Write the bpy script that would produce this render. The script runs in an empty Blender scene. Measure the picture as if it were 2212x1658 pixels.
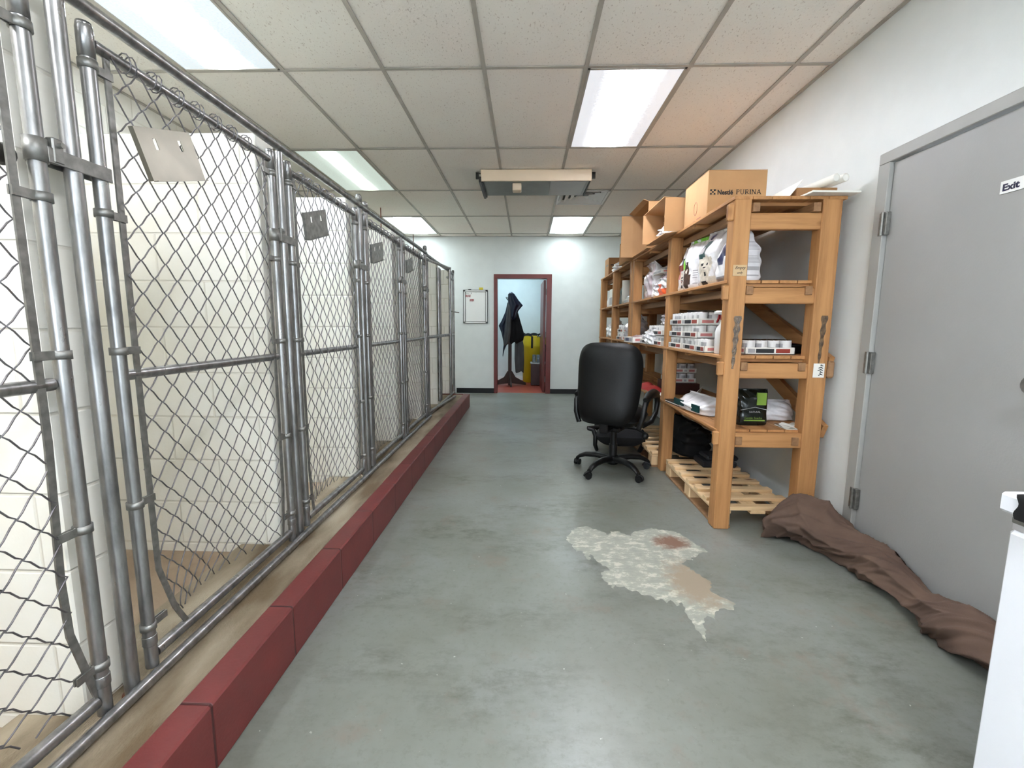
import bpy, bmesh, math, random
from mathutils import Vector, Matrix
random.seed(7)
PI = math.pi
C = bpy.context.scene.collection
S = bpy.context.scene

# ------------------------------------------------------------------ camera
cam = bpy.data.cameras.new('camera'); camo = bpy.data.objects.new('camera', cam); C.objects.link(camo)
cam.sensor_fit = 'HORIZONTAL'; cam.sensor_width = 36.0; cam.lens = 966.0 / 2212.0 * 36.0
cam.clip_start = 0.02; cam.clip_end = 60
y_, t_, r_ = [math.radians(v) for v in (1.788, 7.456, 0.344)]
fw = Vector((-math.sin(y_) * math.cos(t_), math.cos(y_) * math.cos(t_), -math.sin(t_)))
rt = Vector((math.cos(y_), math.sin(y_), 0)); up = rt.cross(fw)
rt, up = rt * math.cos(r_) + up * math.sin(r_), up * math.cos(r_) - rt * math.sin(r_)
M = Matrix((rt, up, -fw)).transposed().to_4x4(); M.translation = (0, 0, 1.21)
camo.matrix_world = M
S.camera = camo

# ------------------------------------------------------------------ colour management and world
S.view_settings.view_transform = 'Standard'; S.view_settings.look = 'None'
S.view_settings.gamma = 1; S.view_settings.use_curve_mapping = False
S.view_settings.exposure = 0.66
S.cycles.use_denoising = True
S.cycles.max_bounces = 12; S.cycles.diffuse_bounces = 8
w = bpy.data.worlds.new('world'); S.world = w; w.use_nodes = True
w.node_tree.nodes['Background'].inputs[0].default_value = (0.7, 0.8, 0.9, 1)
w.node_tree.nodes['Background'].inputs[1].default_value = 9.0
pl = bpy.data.lights.new('added_window_portal', 'AREA'); pl.shape = 'RECTANGLE'; pl.size = 2.0; pl.size_y = 1.3; pl.cycles.is_portal = True  # portal for sky light through the unseen window added behind the camera
plo = bpy.data.objects.new('added_window_portal', pl); C.objects.link(plo); plo.location = (.45, -2.34, 1.55); plo.rotation_euler = (math.radians(90), 0, math.radians(180))
LAMP = dict(right=36.0, left_near=66.0, left_mid=3.2, far=14.0, rear=52.0)

# ------------------------------------------------------------------ colours and materials
def lin(r, g, b):
    f = lambda v: (v / 255 / 12.92) if v / 255 <= 0.04045 else ((v / 255 + 0.055) / 1.055) ** 2.4
    return (f(r), f(g), f(b), 1)
MATS = {}
def mat(name, rgb, rough=0.6, metal=0.0, var=0.08, scale=6.0, bump=0.0, bscale=60.0, rgb2=None, spec=None, coat=0, stretch=None, trans=0, ior=1.45, alpha=1):
    if name in MATS: return MATS[name]
    m = bpy.data.materials.new(name); m.use_nodes = True; N = m.node_tree.nodes; L = m.node_tree.links
    b = N['Principled BSDF']; b.inputs['Roughness'].default_value = rough; b.inputs['Metallic'].default_value = metal
    b.inputs['Coat Weight'].default_value = coat; b.inputs['Transmission Weight'].default_value = trans; b.inputs['IOR'].default_value = ior
    b.inputs['Alpha'].default_value = alpha
    if spec is not None: b.inputs['Specular IOR Level'].default_value = spec
    tc = N.new('ShaderNodeTexCoord'); src = tc.outputs['Object']
    if stretch:
        mp = N.new('ShaderNodeMapping'); mp.inputs['Scale'].default_value = stretch; L.new(src, mp.inputs['Vector']); src = mp.outputs[0]
    n = N.new('ShaderNodeTexNoise'); n.inputs['Scale'].default_value = scale; n.inputs['Detail'].default_value = 6; L.new(src, n.inputs['Vector'])
    c1 = lin(*rgb)
    c2 = lin(*rgb2) if rgb2 else tuple(min(1, v * (1 - 2.2 * var)) for v in c1[:3]) + (1,)
    r = N.new('ShaderNodeValToRGB'); r.color_ramp.elements[0].position = 0.35; r.color_ramp.elements[1].position = 0.65
    r.color_ramp.elements[0].color = c2; r.color_ramp.elements[1].color = c1
    L.new(n.outputs['Fac'], r.inputs[0]); L.new(r.outputs[0], b.inputs['Base Color'])
    if bump:
        n2 = N.new('ShaderNodeTexNoise'); n2.inputs['Scale'].default_value = bscale; n2.inputs['Detail'].default_value = 4; L.new(src, n2.inputs['Vector'])
        bp = N.new('ShaderNodeBump'); bp.inputs['Strength'].default_value = bump; bp.inputs['Distance'].default_value = 0.01
        L.new(n2.outputs['Fac'], bp.inputs['Height']); L.new(bp.outputs[0], b.inputs['Normal'])
    MATS[name] = m; return m

def nodes(name):
    m = bpy.data.materials.new(name); m.use_nodes = True; MATS[name] = m
    return m, m.node_tree.nodes, m.node_tree.links, m.node_tree.nodes['Principled BSDF']
def ramp(N, L, src, stops, interp='LINEAR'):
    r = N.new('ShaderNodeValToRGB'); r.color_ramp.interpolation = interp
    while len(r.color_ramp.elements) < len(stops): r.color_ramp.elements.new(0.5)
    for e, (p, c) in zip(r.color_ramp.elements, stops): e.position = p; e.color = c if isinstance(c, tuple) else (c, c, c, 1)
    L.new(src, r.inputs[0]); return r.outputs[0]
def noise(N, L, vec, scale, detail=5, rough=0.5, stretch=None):
    if stretch:
        mp = N.new('ShaderNodeMapping'); mp.inputs['Scale'].default_value = stretch; L.new(vec, mp.inputs['Vector']); vec = mp.outputs[0]
    n = N.new('ShaderNodeTexNoise'); n.inputs['Scale'].default_value = scale; n.inputs['Detail'].default_value = detail
    n.inputs['Roughness'].default_value = rough; L.new(vec, n.inputs['Vector']); return n.outputs['Fac']
def mix(N, L, f, a, b, mode='MIX'):
    m = N.new('ShaderNodeMix'); m.data_type = 'RGBA'; m.blend_type = mode
    if isinstance(f, (int, float)): m.inputs[0].default_value = f
    else: L.new(f, m.inputs[0])
    for i, v in ((6, a), (7, b)):
        if isinstance(v, tuple): m.inputs[i].default_value = v
        else: L.new(v, m.inputs[i])
    return m.outputs[2]
def bumpn(N, L, b, h, strength, dist=0.01):
    bp = N.new('ShaderNodeBump'); bp.inputs['Strength'].default_value = strength; bp.inputs['Distance'].default_value = dist
    L.new(h, bp.inputs['Height']); L.new(bp.outputs[0], b.inputs['Normal']); return bp

# painted concrete floor: grey green, worn, patchy
m, N, L, b = nodes('floor_paint'); tc = N.new('ShaderNodeTexCoord').outputs['Object']
n1 = noise(N, L, tc, 1.3, 6, 0.62); n2 = noise(N, L, tc, 9, 8, 0.75, (1, 1.8, 1)); n3 = noise(N, L, tc, 1.7, 5, 0.6, (.8, 1.6, 1)); n4 = noise(N, L, tc, 120, 2)
base = ramp(N, L, n1, [(0.30, lin(106, 108, 98)), (0.5, lin(119, 122, 115)), (0.68, lin(130, 133, 130))])
wear = ramp(N, L, n2, [(0.44, 0.0), (0.68, 1.0)]); wearm = ramp(N, L, n3, [(0.46, 0.0), (0.64, 0.95)])
wm = N.new('ShaderNodeMath'); wm.operation = 'MULTIPLY'; L.new(wear, wm.inputs[0]); L.new(wearm, wm.inputs[1])
base = mix(N, L, wm.outputs[0], base, lin(78, 78, 66))
n5 = noise(N, L, tc, 3.1, 7, 0.7); br = ramp(N, L, n5, [(0.56, 0.0), (0.74, 0.5)])
base = mix(N, L, br, base, lin(122, 98, 84)); n6 = noise(N, L, tc, 38, 8, 0.75); base = mix(N, L, ramp(N, L, n6, [(0.52, 0.0), (0.66, 0.35)]), base, lin(92, 92, 80))
sp = ramp(N, L, noise(N, L, tc, 45, 2, 0.5), [(0.75, 0.0), (0.78, 0.6)]); base = mix(N, L, sp, base, lin(205, 205, 196))
L.new(base, b.inputs['Base Color'])
b.inputs['Roughness'].default_value = 0.34
# bare patch of old paint
m, N, L, b = nodes('bare_patch'); tc = N.new('ShaderNodeTexCoord').outputs['Object']
sx = N.new('ShaderNodeSeparateXYZ'); L.new(tc, sx.inputs[0])
a = noise(N, L, tc, 14, 8, 0.72, (1, 1.6, 1)); base = ramp(N, L, a, [(0.38, lin(146, 148, 138)), (0.52, lin(156, 157, 146)), (0.58, lin(188, 186, 172)), (0.75, lin(194, 192, 179))])
def blob(cx, cy, rx, ry):
    mp = N.new('ShaderNodeMapping'); mp.inputs['Location'].default_value = (-cx / rx, -cy / ry, 0); mp.inputs['Scale'].default_value = (1 / rx, 1 / ry, 0)
    L.new(tc, mp.inputs['Vector']); ln = N.new('ShaderNodeVectorMath'); ln.operation = 'LENGTH'; L.new(mp.outputs[0], ln.inputs[0])
    ad = N.new('ShaderNodeMath'); ad.operation = 'MULTIPLY_ADD'; L.new(a2, ad.inputs[0]); ad.inputs[1].default_value = 1.6; L.new(ln.outputs['Value'], ad.inputs[2])
    return ramp(N, L, ad.outputs[0], [(0.0, 1.0), (0.99, 0.0)]) if False else ad.outputs[0]
a2 = noise(N, L, tc, 22, 8, 0.75)
def msk(v, lo, hi):
    mr = N.new('ShaderNodeMapRange'); mr.inputs['From Min'].default_value = lo; mr.inputs['From Max'].default_value = hi
    mr.inputs['To Min'].default_value = 1; mr.inputs['To Max'].default_value = 0; L.new(v, mr.inputs['Value']); return mr.outputs[0]
base = mix(N, L, msk(blob(0.82, 2.02, 0.17, 0.26), 1.25, 1.75), base, lin(148, 134, 116))
base = mix(N, L, msk(blob(0.83, 2.42, 0.14, 0.11), 1.2, 1.7), base, lin(122, 92, 76))
L.new(base, b.inputs['Base Color']); b.inputs['Roughness'].default_value = 0.6
# painted block walls, coords: u along wall, v up
def block(name, rgb, rgb2, axis, w_=0.4, h_=0.2, offz=0.0, bump=0.5, dark=0.93):
    m, N, L, b = nodes(name); tc = N.new('ShaderNodeTexCoord').outputs['Object']
    sx = N.new('ShaderNodeSeparateXYZ'); L.new(tc, sx.inputs[0]); cb = N.new('ShaderNodeCombineXYZ')
    L.new(sx.outputs[axis], cb.inputs[0])
    ad = N.new('ShaderNodeMath'); ad.operation = 'ADD'; ad.inputs[1].default_value = offz; L.new(sx.outputs[2], ad.inputs[0]); L.new(ad.outputs[0], cb.inputs[1])
    bt = N.new('ShaderNodeTexBrick'); bt.inputs['Scale'].default_value = 1.0; bt.inputs['Brick Width'].default_value = w_; bt.inputs['Row Height'].default_value = h_
    bt.inputs['Mortar Size'].default_value = 0.006; bt.inputs['Mortar Smooth'].default_value = 0.7; bt.offset = 0.5
    L.new(cb.outputs[0], bt.inputs['Vector'])
    fac = bt.outputs['Fac']
    n1 = noise(N, L, tc, 3, 6, 0.6); n2 = noise(N, L, tc, 90, 4)
    base = ramp(N, L, n1, [(0.35, lin(*rgb2)), (0.65, lin(*rgb))])
    dk = tuple(v * dark for v in lin(*rgb2)[:3]) + (1,)
    base = mix(N, L, fac, base, dk); L.new(base, b.inputs['Base Color']); b.inputs['Roughness'].default_value = 0.45
    inv = N.new('ShaderNodeMath'); inv.operation = 'SUBTRACT'; inv.inputs[0].default_value = 1; L.new(fac, inv.inputs[1])
    b1 = bumpn(N, L, b, inv.outputs[0], bump, 0.008)
    b2 = N.new('ShaderNodeBump'); b2.inputs['Strength'].default_value = 0.12; b2.inputs['Distance'].default_value = 0.004
    L.new(n2, b2.inputs['Height']); L.new(b1.outputs[0], b2.inputs['Normal']); L.new(b2.outputs[0], b.inputs['Normal'])
    return m
block('block_x', (238, 236, 228), (232, 228, 216), 0, offz=0.008)
block('block_y', (238, 236, 228), (232, 228, 216), 1, offz=0.008)
block('kerb_red', (108, 42, 40), (92, 34, 33), 1, 0.42, 0.6, offz=0.3, dark=0.45)
mat('wall_paint', (220, 224, 223), 0.42, var=0.02, bump=0.05, bscale=70)
mat('ledge', (154, 142, 122), 0.85, rgb2=(98, 82, 60), scale=2.6, bump=0.3, bscale=90, stretch=(2.5, 0.8, 1))
mat('kennel_floor', (158, 138, 116), 0.8, rgb2=(128, 108, 88), scale=3, bump=0.2)
mat('black_vinyl', (14, 14, 15), 0.4)
# ceiling tile
m, N, L, b = nodes('tile'); tc = N.new('ShaderNodeTexCoord').outputs['Object']
n1 = noise(N, L, tc, 0.9, 3); base = ramp(N, L, n1, [(0.35, lin(243, 235, 227)), (0.65, lin(245, 242, 234))])
n2 = noise(N, L, tc, 130, 2, 0.5, (1, 0.45, 1)); pit = ramp(N, L, n2, [(0.3, 0.0), (0.36, 1.0)])
base = mix(N, L, pit, lin(218, 208, 198), base); L.new(base, b.inputs['Base Color']); b.inputs['Roughness'].default_value = 0.9
n3 = noise(N, L, tc, 70, 5, 0.6); mx = mix(N, L, 0.5, pit, n3); bumpn(N, L, b, mx, 0.55, 0.006)
mat('grid', (178, 172, 162), 0.5)
# galvanised steel
m, N, L, b = nodes('galv'); tc = N.new('ShaderNodeTexCoord').outputs['Object']
n1 = noise(N, L, tc, 25, 6, 0.6, (1, 1, 0.25)); base = ramp(N, L, n1, [(0.3, lin(112, 111, 110)), (0.7, lin(172, 171, 170))]); L.new(base, b.inputs['Base Color'])
b.inputs['Metallic'].default_value = 0.9; rr = ramp(N, L, n1, [(0.3, 0.44), (0.7, 0.26)]); L.new(rr, b.inputs['Roughness'])
mat('galv_dull', (146, 145, 141), 0.5, 0.85, var=0.15, scale=40)
mat('wire', (128, 124, 126), 0.45, 0.8, var=0.2, scale=30)
mat('steel', (130, 125, 113), 0.36, 0.7, var=0.08, scale=9)
def wood(name, axis, c1=(184, 134, 84), c2=(148, 100, 56)):
    m, N, L, b = nodes(name); tc = N.new('ShaderNodeTexCoord').outputs['Object']
    st = [14, 14, 14]; st[axis] = 0.9
    n1 = noise(N, L, tc, 1.6, 8, 0.65, tuple(st)); base = ramp(N, L, n1, [(0.3, lin(*c2)), (0.55, lin(*c1)), (0.8, lin(*[min(255, v + 14) for v in c1]))])
    st2 = [7, 7, 7]; st2[axis] = 3.2
    mp = N.new('ShaderNodeMapping'); mp.inputs['Scale'].default_value = st2; L.new(tc, mp.inputs['Vector'])
    vo = N.new('ShaderNodeTexVoronoi'); vo.inputs['Scale'].default_value = 1.0; L.new(mp.outputs[0], vo.inputs['Vector'])
    kn = ramp(N, L, vo.outputs['Distance'], [(0.06, 1.0), (0.15, 0.0)]); base = mix(N, L, kn, base, lin(120, 72, 38))
    n4 = noise(N, L, tc, 1.1, 3); base = mix(N, L, ramp(N, L, n4, [(0.4, 0.0), (0.7, 0.35)]), base, lin(*c2))
    L.new(base, b.inputs['Base Color']); b.inputs['Roughness'].default_value = 0.62; bumpn(N, L, b, n1, 0.15, 0.003)
for i, a in enumerate('xyz'):
    wood('wood_' + a, i); wood('pallet_' + a, i, (222, 192, 150), (196, 160, 116))
wood('old_x', 0, (150, 114, 80), (118, 86, 58)); wood('old_y', 1, (150, 112, 76), (116, 82, 54))
mat('cardboard', (192, 150, 106), 0.85, var=0.05, scale=5)
mat('cardboard_in', (160, 118, 80), 0.9, var=0.05)
mat('door_grey', (158, 158, 156), 0.45, var=0.03, scale=2, bump=0.06, bscale=120)
mat('frame_grey', (160, 160, 156), 0.45, var=0.03)
mat('maroon', (106, 40, 36), 0.35, var=0.06)
mat('red_floor', (170, 78, 62), 0.4, var=0.08)
mat('white', (236, 236, 234), 0.4, var=0.01)
mat('appliance', (236, 238, 244), 0.3, var=0.01, coat=0.3)
mat('plastic_white', (240, 240, 240), 0.25, var=0.02, coat=0.4)
mat('film_white', (232, 230, 232), 0.22, var=0.06, scale=14, bump=0.5, bscale=28, coat=0.5)
mat('film_grey', (176, 168, 172), 0.22, var=0.1, scale=14, bump=0.6, bscale=26, coat=0.5)
mat('film_pink', (206, 190, 196), 0.25, var=0.1, scale=14, bump=0.5, bscale=26, coat=0.4)
mat('print_grey', (128, 126, 130), 0.35); mat('print_mid', (176, 174, 176), 0.35); mat('print_black', (24, 24, 28), 0.4)
mat('print_green', (122, 196, 50), 0.3); mat('print_teal', (28, 66, 66), 0.3); mat('print_navy', (32, 38, 84), 0.3); mat('print_orange', (220, 92, 48), 0.3)
mat('print_brown', (82, 50, 36), 0.5, var=0.3, scale=40); mat('print_cream', (216, 206, 190), 0.5, var=0.12, scale=40); mat('print_red', (150, 62, 52), 0.4); mat('print_pinkish', (206, 130, 126), 0.4)
mat('pouch_black', (20, 24, 18), 0.25, coat=0.3, var=0.2, bump=0.2, bscale=30); mat('pouch_green', (120, 150, 60), 0.3)
mat('can_white', (226, 224, 222), 0.35, var=0.03); mat('can_metal', (190, 190, 190), 0.25, 1.0)
mat('black_leather', (7, 7, 7), 0.48, spec=.35, var=0.1, bump=0.12, bscale=180); mat('black_plastic', (13, 13, 14), 0.42); mat('black_fabric', (30, 30, 32), 0.9, bump=0.3, bscale=300)
mat('blanket', (98, 78, 66), 0.85, rgb2=(82, 64, 55), scale=6, bump=0.5, bscale=14)
mat('black_cloth', (10, 10, 12), 0.85); mat('purple_cloth', (90, 24, 60), 0.8); mat('red_cloth', (150, 30, 24), 0.75, bump=0.4, bscale=20)
mat('yellow', (206, 176, 24), 0.4, var=0.05); mat('dark_red_wood', (60, 22, 20), 0.4); mat('navy_cloth', (26, 30, 48), 0.35, bump=0.2, bscale=20); mat('grey_cloth', (84, 84, 84), 0.8)
mat('clear', (225, 232, 235), 0.1, trans=0.85, ior=1.3); mat('brown_wood', (58, 34, 24), 0.5)
mat('beige_metal', (226, 206, 180), 0.45, var=0.02); mat('grey_metal', (128, 132, 126), 0.45, 0.2); mat('dark_metal', (50, 48, 44), 0.5, 0.3)
mat('paper', (236, 234, 226), 0.7, var=0.02); mat('note_tan', (206, 176, 136), 0.8); mat('note_yellow', (226, 206, 70), 0.7); mat('blue', (40, 150, 190), 0.5)
mat('glue', (120, 96, 70), 0.15, coat=1.0, rgb2=(70, 56, 44), scale=40, bump=0.8, bscale=60); mat('dark_grey_box', (44, 44, 48), 0.6)
mat('olive', (38, 60, 50), 0.6); mat('rust', (104, 62, 40), 0.8); mat('red_marker', (170, 24, 40), 0.5); mat('nozzle_red', (170, 30, 40), 0.4)
mat('sign_ink', (22, 22, 60), 0.4)

# ------------------------------------------------------------------ mesh helpers
class MB:
    def __init__(s): s.v = []; s.f = []; s.m = []; s.sm = []
    def add(s, vs, fs, mi=0, smooth=False):
        k = len(s.v); s.v += [tuple(v) for v in vs]; s.f += [tuple(i + k for i in f) for f in fs]; s.m += [mi] * len(fs); s.sm += [smooth] * len(fs); return s
    def box(s, x0, x1, y0, y1, z0, z1, mi=0, b=0.0, rot=None, org=None):
        X, Y, Z = sorted((x0, x1)), sorted((y0, y1)), sorted((z0, z1))
        b = min(b, (X[1] - X[0]) * .45, (Y[1] - Y[0]) * .45, (Z[1] - Z[0]) * .45)
        if b <= 0:
            vs = [(X[i & 1], Y[i >> 1 & 1], Z[i >> 2 & 1]) for i in range(8)]
            fs = [(0, 2, 3, 1), (4, 5, 7, 6), (0, 1, 5, 4), (2, 6, 7, 3), (0, 4, 6, 2), (1, 3, 7, 5)]
        else:  # chamfered box
            vs = []; idx = {}
            for i in range(8):
                c = [X[i & 1], Y[i >> 1 & 1], Z[i >> 2 & 1]]; sg = [1 if i & 1 else -1, 1 if i & 2 else -1, 1 if i & 4 else -1]
                for a in range(3):
                    p = [c[k] - sg[k] * (0 if k == a else b) for k in range(3)]; idx[(i, a)] = len(vs); vs.append(p)
            fs = []
            quad = {0: [(0, 4, 6, 2), (1, 3, 7, 5)], 1: [(0, 1, 5, 4), (2, 6, 7, 3)], 2: [(0, 2, 3, 1), (4, 5, 7, 6)]}
            for a in range(3):
                for q in quad[a]: fs.append(tuple(idx[(i, a)] for i in q))
            for a in range(3):      # edges along axis a
                o = [k for k in range(3) if k != a]
                for i in range(8):
                    if i >> a & 1: continue
                    j = i | (1 << a)
                    fs.append((idx[(i, o[0])], idx[(j, o[0])], idx[(j, o[1])], idx[(i, o[1])]))
            for i in range(8): fs.append((idx[(i, 0)], idx[(i, 1)], idx[(i, 2)]))
        if rot is not None:
            o = Vector(org if org else (0, 0, 0)); vs = [rot @ (Vector(v) - o) + o for v in vs]
        return s.add(vs, fs, mi)
    def tube(s, pts, r, n=8, mi=0, cap=True, closed=False, smooth=True):
        pts = [Vector(p) for p in pts]; k = len(pts); rings = []; ref = None
        rr = r if isinstance(r, (list, tuple)) else [r] * k
        for i, p in enumerate(pts):
            a = pts[(i - 1) % k] if (i > 0 or closed) else p; c = pts[(i + 1) % k] if (i < k - 1 or closed) else p
            t = (c - a); t = t.normalized() if t.length > 1e-9 else Vector((0, 0, 1))
            if ref is None: ref = Vector((1, 0, 0)) if abs(t.x) < 0.8 else Vector((0, 0, 1))
            u = (ref - t * ref.dot(t)).normalized(); v = t.cross(u); ref = u
            rings.append([p + (u * math.cos(2 * PI * j / n) + v * math.sin(2 * PI * j / n)) * rr[i] for j in range(n)])
        vs = [q for g in rings for q in g]; fs = []
        for i in range(k if closed else k - 1):
            for j in range(n):
                a, b_ = i * n + j, i * n + (j + 1) % n; c, d = ((i + 1) % k) * n + (j + 1) % n, ((i + 1) % k) * n + j
                fs.append((a, b_, c, d))
        s.add(vs, fs, mi, smooth)
        if cap and not closed: s.add(rings[0], [tuple(reversed(range(n)))], mi); s.add(rings[-1], [tuple(range(n))], mi)
        return s
    def lathe(s, prof, n=16, c=(0, 0, 0), mi=0, smooth=True, mif=None, ax=2):
        vs = []; fs = []
        for (r, z) in prof:
            for j in range(n):
                a = 2 * PI * j / n; p = [r * math.cos(a), r * math.sin(a), z]
                if ax == 0: p = [p[2], p[0], p[1]]
                if ax == 1: p = [p[1], p[2], p[0]]
                vs.append((p[0] + c[0], p[1] + c[1], p[2] + c[2]))
        for i in range(len(prof) - 1):
            for j in range(n):
                s_f = (i * n + j, i * n + (j + 1) % n, (i + 1) * n + (j + 1) % n, (i + 1) * n + j)
                fs.append((s_f, mif(i, j) if mif else mi))
        k = len(s.v); s.v += vs
        for f, q in fs: s.f.append(tuple(i + k for i in f)); s.m.append(q); s.sm.append(smooth)
        for e, rev in ((0, True), (len(prof) - 1, False)):
            if prof[e][0] > 1e-6:
                ring = list(range(k + e * n, k + e * n + n)); s.f.append(tuple(reversed(ring) if rev else ring)); s.m.append(mi if not mif else mif(e if e == 0 else e - 1, 0)); s.sm.append(False)
        return s
    def grid(s, fn, nu, nv, mi=0, smooth=True, mif=None, closed_u=False):
        vs = [fn(i / nu, j / nv) for j in range(nv + 1) for i in range(nu + 1)]; k = len(s.v); s.v += [tuple(v) for v in vs]
        for j in range(nv):
            for i in range(nu):
                a = j * (nu + 1) + i; s.f.append((k + a, k + a + 1, k + a + nu + 2, k + a + nu + 1)); s.m.append(mif((i + .5) / nu, (j + .5) / nv) if mif else mi); s.sm.append(smooth)
        return s
    def prism(s, poly, axis, a0, a1, mi=0):
        n = len(poly)
        def P(p, a):
            q = [p[0], p[1]]; q.insert(axis, a); return q
        vs = [P(p, a0) for p in poly] + [P(p, a1) for p in poly]
        fs = [tuple(range(n)), tuple(reversed(range(n, 2 * n)))] + [(i, i + n, (i + 1) % n + n, (i + 1) % n) for i in range(n)]
        return s.add(vs, fs, mi)
    def xf(s, mtx, start=0):
        for i in range(start, len(s.v)): s.v[i] = tuple(mtx @ Vector(s.v[i]))
        return s
    def mesh(s, name, mats):
        me = bpy.data.meshes.new(name); me.from_pydata(s.v, [], s.f)
        for m_ in (mats if isinstance(mats, (list, tuple)) else [mats]): me.materials.append(MATS[m_])
        me.polygons.foreach_set('material_index', s.m); me.polygons.foreach_set('use_smooth', s.sm)
        bm = bmesh.new(); bm.from_mesh(me); bmesh.ops.recalc_face_normals(bm, faces=bm.faces); bm.to_mesh(me); bm.free()
        me.update(); return me
def ob(name, mb, mats, parent=None, label=None, cat=None, group=None, kind=None, loc=None, rot=None):
    o = bpy.data.objects.new(name, mb if isinstance(mb, bpy.types.Mesh) else mb.mesh(name, mats)); C.objects.link(o)
    if parent: o.parent = parent
    if loc: o.location = loc
    if rot: o.rotation_euler = rot
    for k, v in (('label', label), ('category', cat), ('group', group), ('kind', kind)):
        if v: o[k] = v
    return o
def thing(name, label, cat, loc=(0, 0, 0), rz=0, group=None, kind=None, rot=None):
    o = bpy.data.objects.new(name, None); C.objects.link(o); o.location = loc; o.rotation_euler = rot if rot else (0, 0, rz); o.empty_display_size = 0.05
    if label: o['label'] = label
    if cat: o['category'] = cat
    if group: o['group'] = group
    if kind: o['kind'] = kind
    return o
def copy_tree(o, parent=None):
    c = o.copy(); C.objects.link(c)
    if parent: c.parent = parent
    for ch in o.children: copy_tree(ch, c)
    return c
def struct(name, mb, mats, parent=None): return ob(name, mb, mats, parent, kind=None if parent else 'structure')
def text(name, body, size, matname, mtx, parent=None, ext=0.0006, bold=0.0, sx=1.0, font_shear=0.0):
    cu = bpy.data.curves.new(name, 'FONT'); cu.body = body; cu.size = size; cu.extrude = ext; cu.offset = bold; cu.resolution_u = 3; cu.shear = font_shear
    t = bpy.data.objects.new(name, cu); C.objects.link(t); dg = bpy.context.evaluated_depsgraph_get()
    me = bpy.data.meshes.new_from_object(t.evaluated_get(dg)); bpy.data.objects.remove(t)
    me.transform(Matrix.Scale(sx, 4, (1, 0, 0))); me.materials.clear(); me.materials.append(MATS[matname])
    o = bpy.data.objects.new(name, me); C.objects.link(o); o.matrix_world = mtx
    if parent: o.parent = parent
    return o
def face(org, right, upv):     # matrix of a frame whose x runs along right and y along upv
    r, u = Vector(right).normalized(), Vector(upv).normalized(); n = r.cross(u)
    mt = Matrix((r, u, n)).transposed().to_4x4(); mt.translation = org; return mt
RZ = lambda a: Matrix.Rotation(a, 4, 'Z')

# ------------------------------------------------------------------ room shell
XW, YB, ZC, YR, XL = 1.785, 7.97, 2.732, -2.2, -2.72
struct('floor', MB().box(-0.84, XW + .2, YR - .1, YB + .06, -0.12, 0), 'floor_paint')
# door opening on the right wall: y 1.46..2.39 z..2.03
DY0, DY1, DZ = 1.44, 2.41, 2.045
struct('wall_right', MB().box(XW, XW + .15, DY1, YB + .12, -.05, ZC + .12).box(XW, XW + .15, YR - .1, DY0, -.05, ZC + .12).box(XW, XW + .15, DY0, DY1, DZ, ZC + .12), 'wall_paint')
BX0, BX1, BZ = -0.535, 0.385, 2.055
struct('wall_back', MB().box(XL - .15, BX0, YB, YB + .12, -.05, ZC + .12).box(BX1, XW, YB, YB + .12, -.05, ZC + .12).box(BX0, BX1, YB, YB + .12, BZ, ZC + .12), 'wall_paint')
struct('wall_left', MB().box(XL - .15, XL, YR - .1, YB, -.05, ZC + .12), 'block_y')
WX0, WX1, WZ0, WZ1 = -.55, 1.45, .90, 2.20
struct('wall_front', MB().box(XL - .15, WX0, YR - .12, YR, -.05, ZC + .12).box(WX1, XW + .15, YR - .12, YR, -.05, ZC + .12).box(WX0, WX1, YR - .12, YR, -.05, WZ0).box(WX0, WX1, YR - .12, YR, WZ1, ZC + .12), 'wall_paint')
t = thing('added_window_1', None, None, (0, YR, 0), kind='structure')  # unseen window, added behind the camera to get more light onto the ceiling
ob('added_window_frame', MB().box(WX0, WX0 + .05, -.10, .015, WZ0, WZ1, b=.003).box(WX1 - .05, WX1, -.10, .015, WZ0, WZ1, b=.003).box(WX0, WX1, -.10, .015, WZ1 - .05, WZ1, b=.003).box(WX0, WX1, -.10, .03, WZ0, WZ0 + .05, b=.003).box(.43, .47, -.09, .0, WZ0, WZ1, b=.003), 'white', t)
for x0, x1 in ((-1.25, -0.575), (0.425, XW)):
    struct('baseboard_back', MB().box(x0, x1, YB - .008, YB, 0, .086, b=.002), 'black_vinyl')
# kennel floor, ledge, kerb
struct('floor_kennel', MB().box(XL, -1.30, YR, YB, -.1, .15), 'kennel_floor')
struct('trim_1', MB().box(-1.32, -0.915, YR, 6.50, -.1, .191), 'ledge')
struct('trim_2', MB().box(-0.922, -0.832, YR, 6.56, 0, .20, b=.006).box(-1.3, -0.922, 6.5, 6.56, 0, .198, b=.005), 'kerb_red')
struct('floor_corner', MB().box(XL, -0.84, 6.56, YB + .06, -.12, 0.0), 'floor_paint')
# kennel partition walls
for i, yc in enumerate((1.085, 2.01, 2.95, 3.90, 4.83, 5.75, 6.64)):
    struct('wall_kennel', MB().box(XL, -1.135, yc - .075, yc + .065, .14, 1.995, b=.004), 'block_x')
struct('wall_kennel', MB().box(XL, -1.135, .08, .22, .14, 1.995, b=.004), 'block_x')

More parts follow.
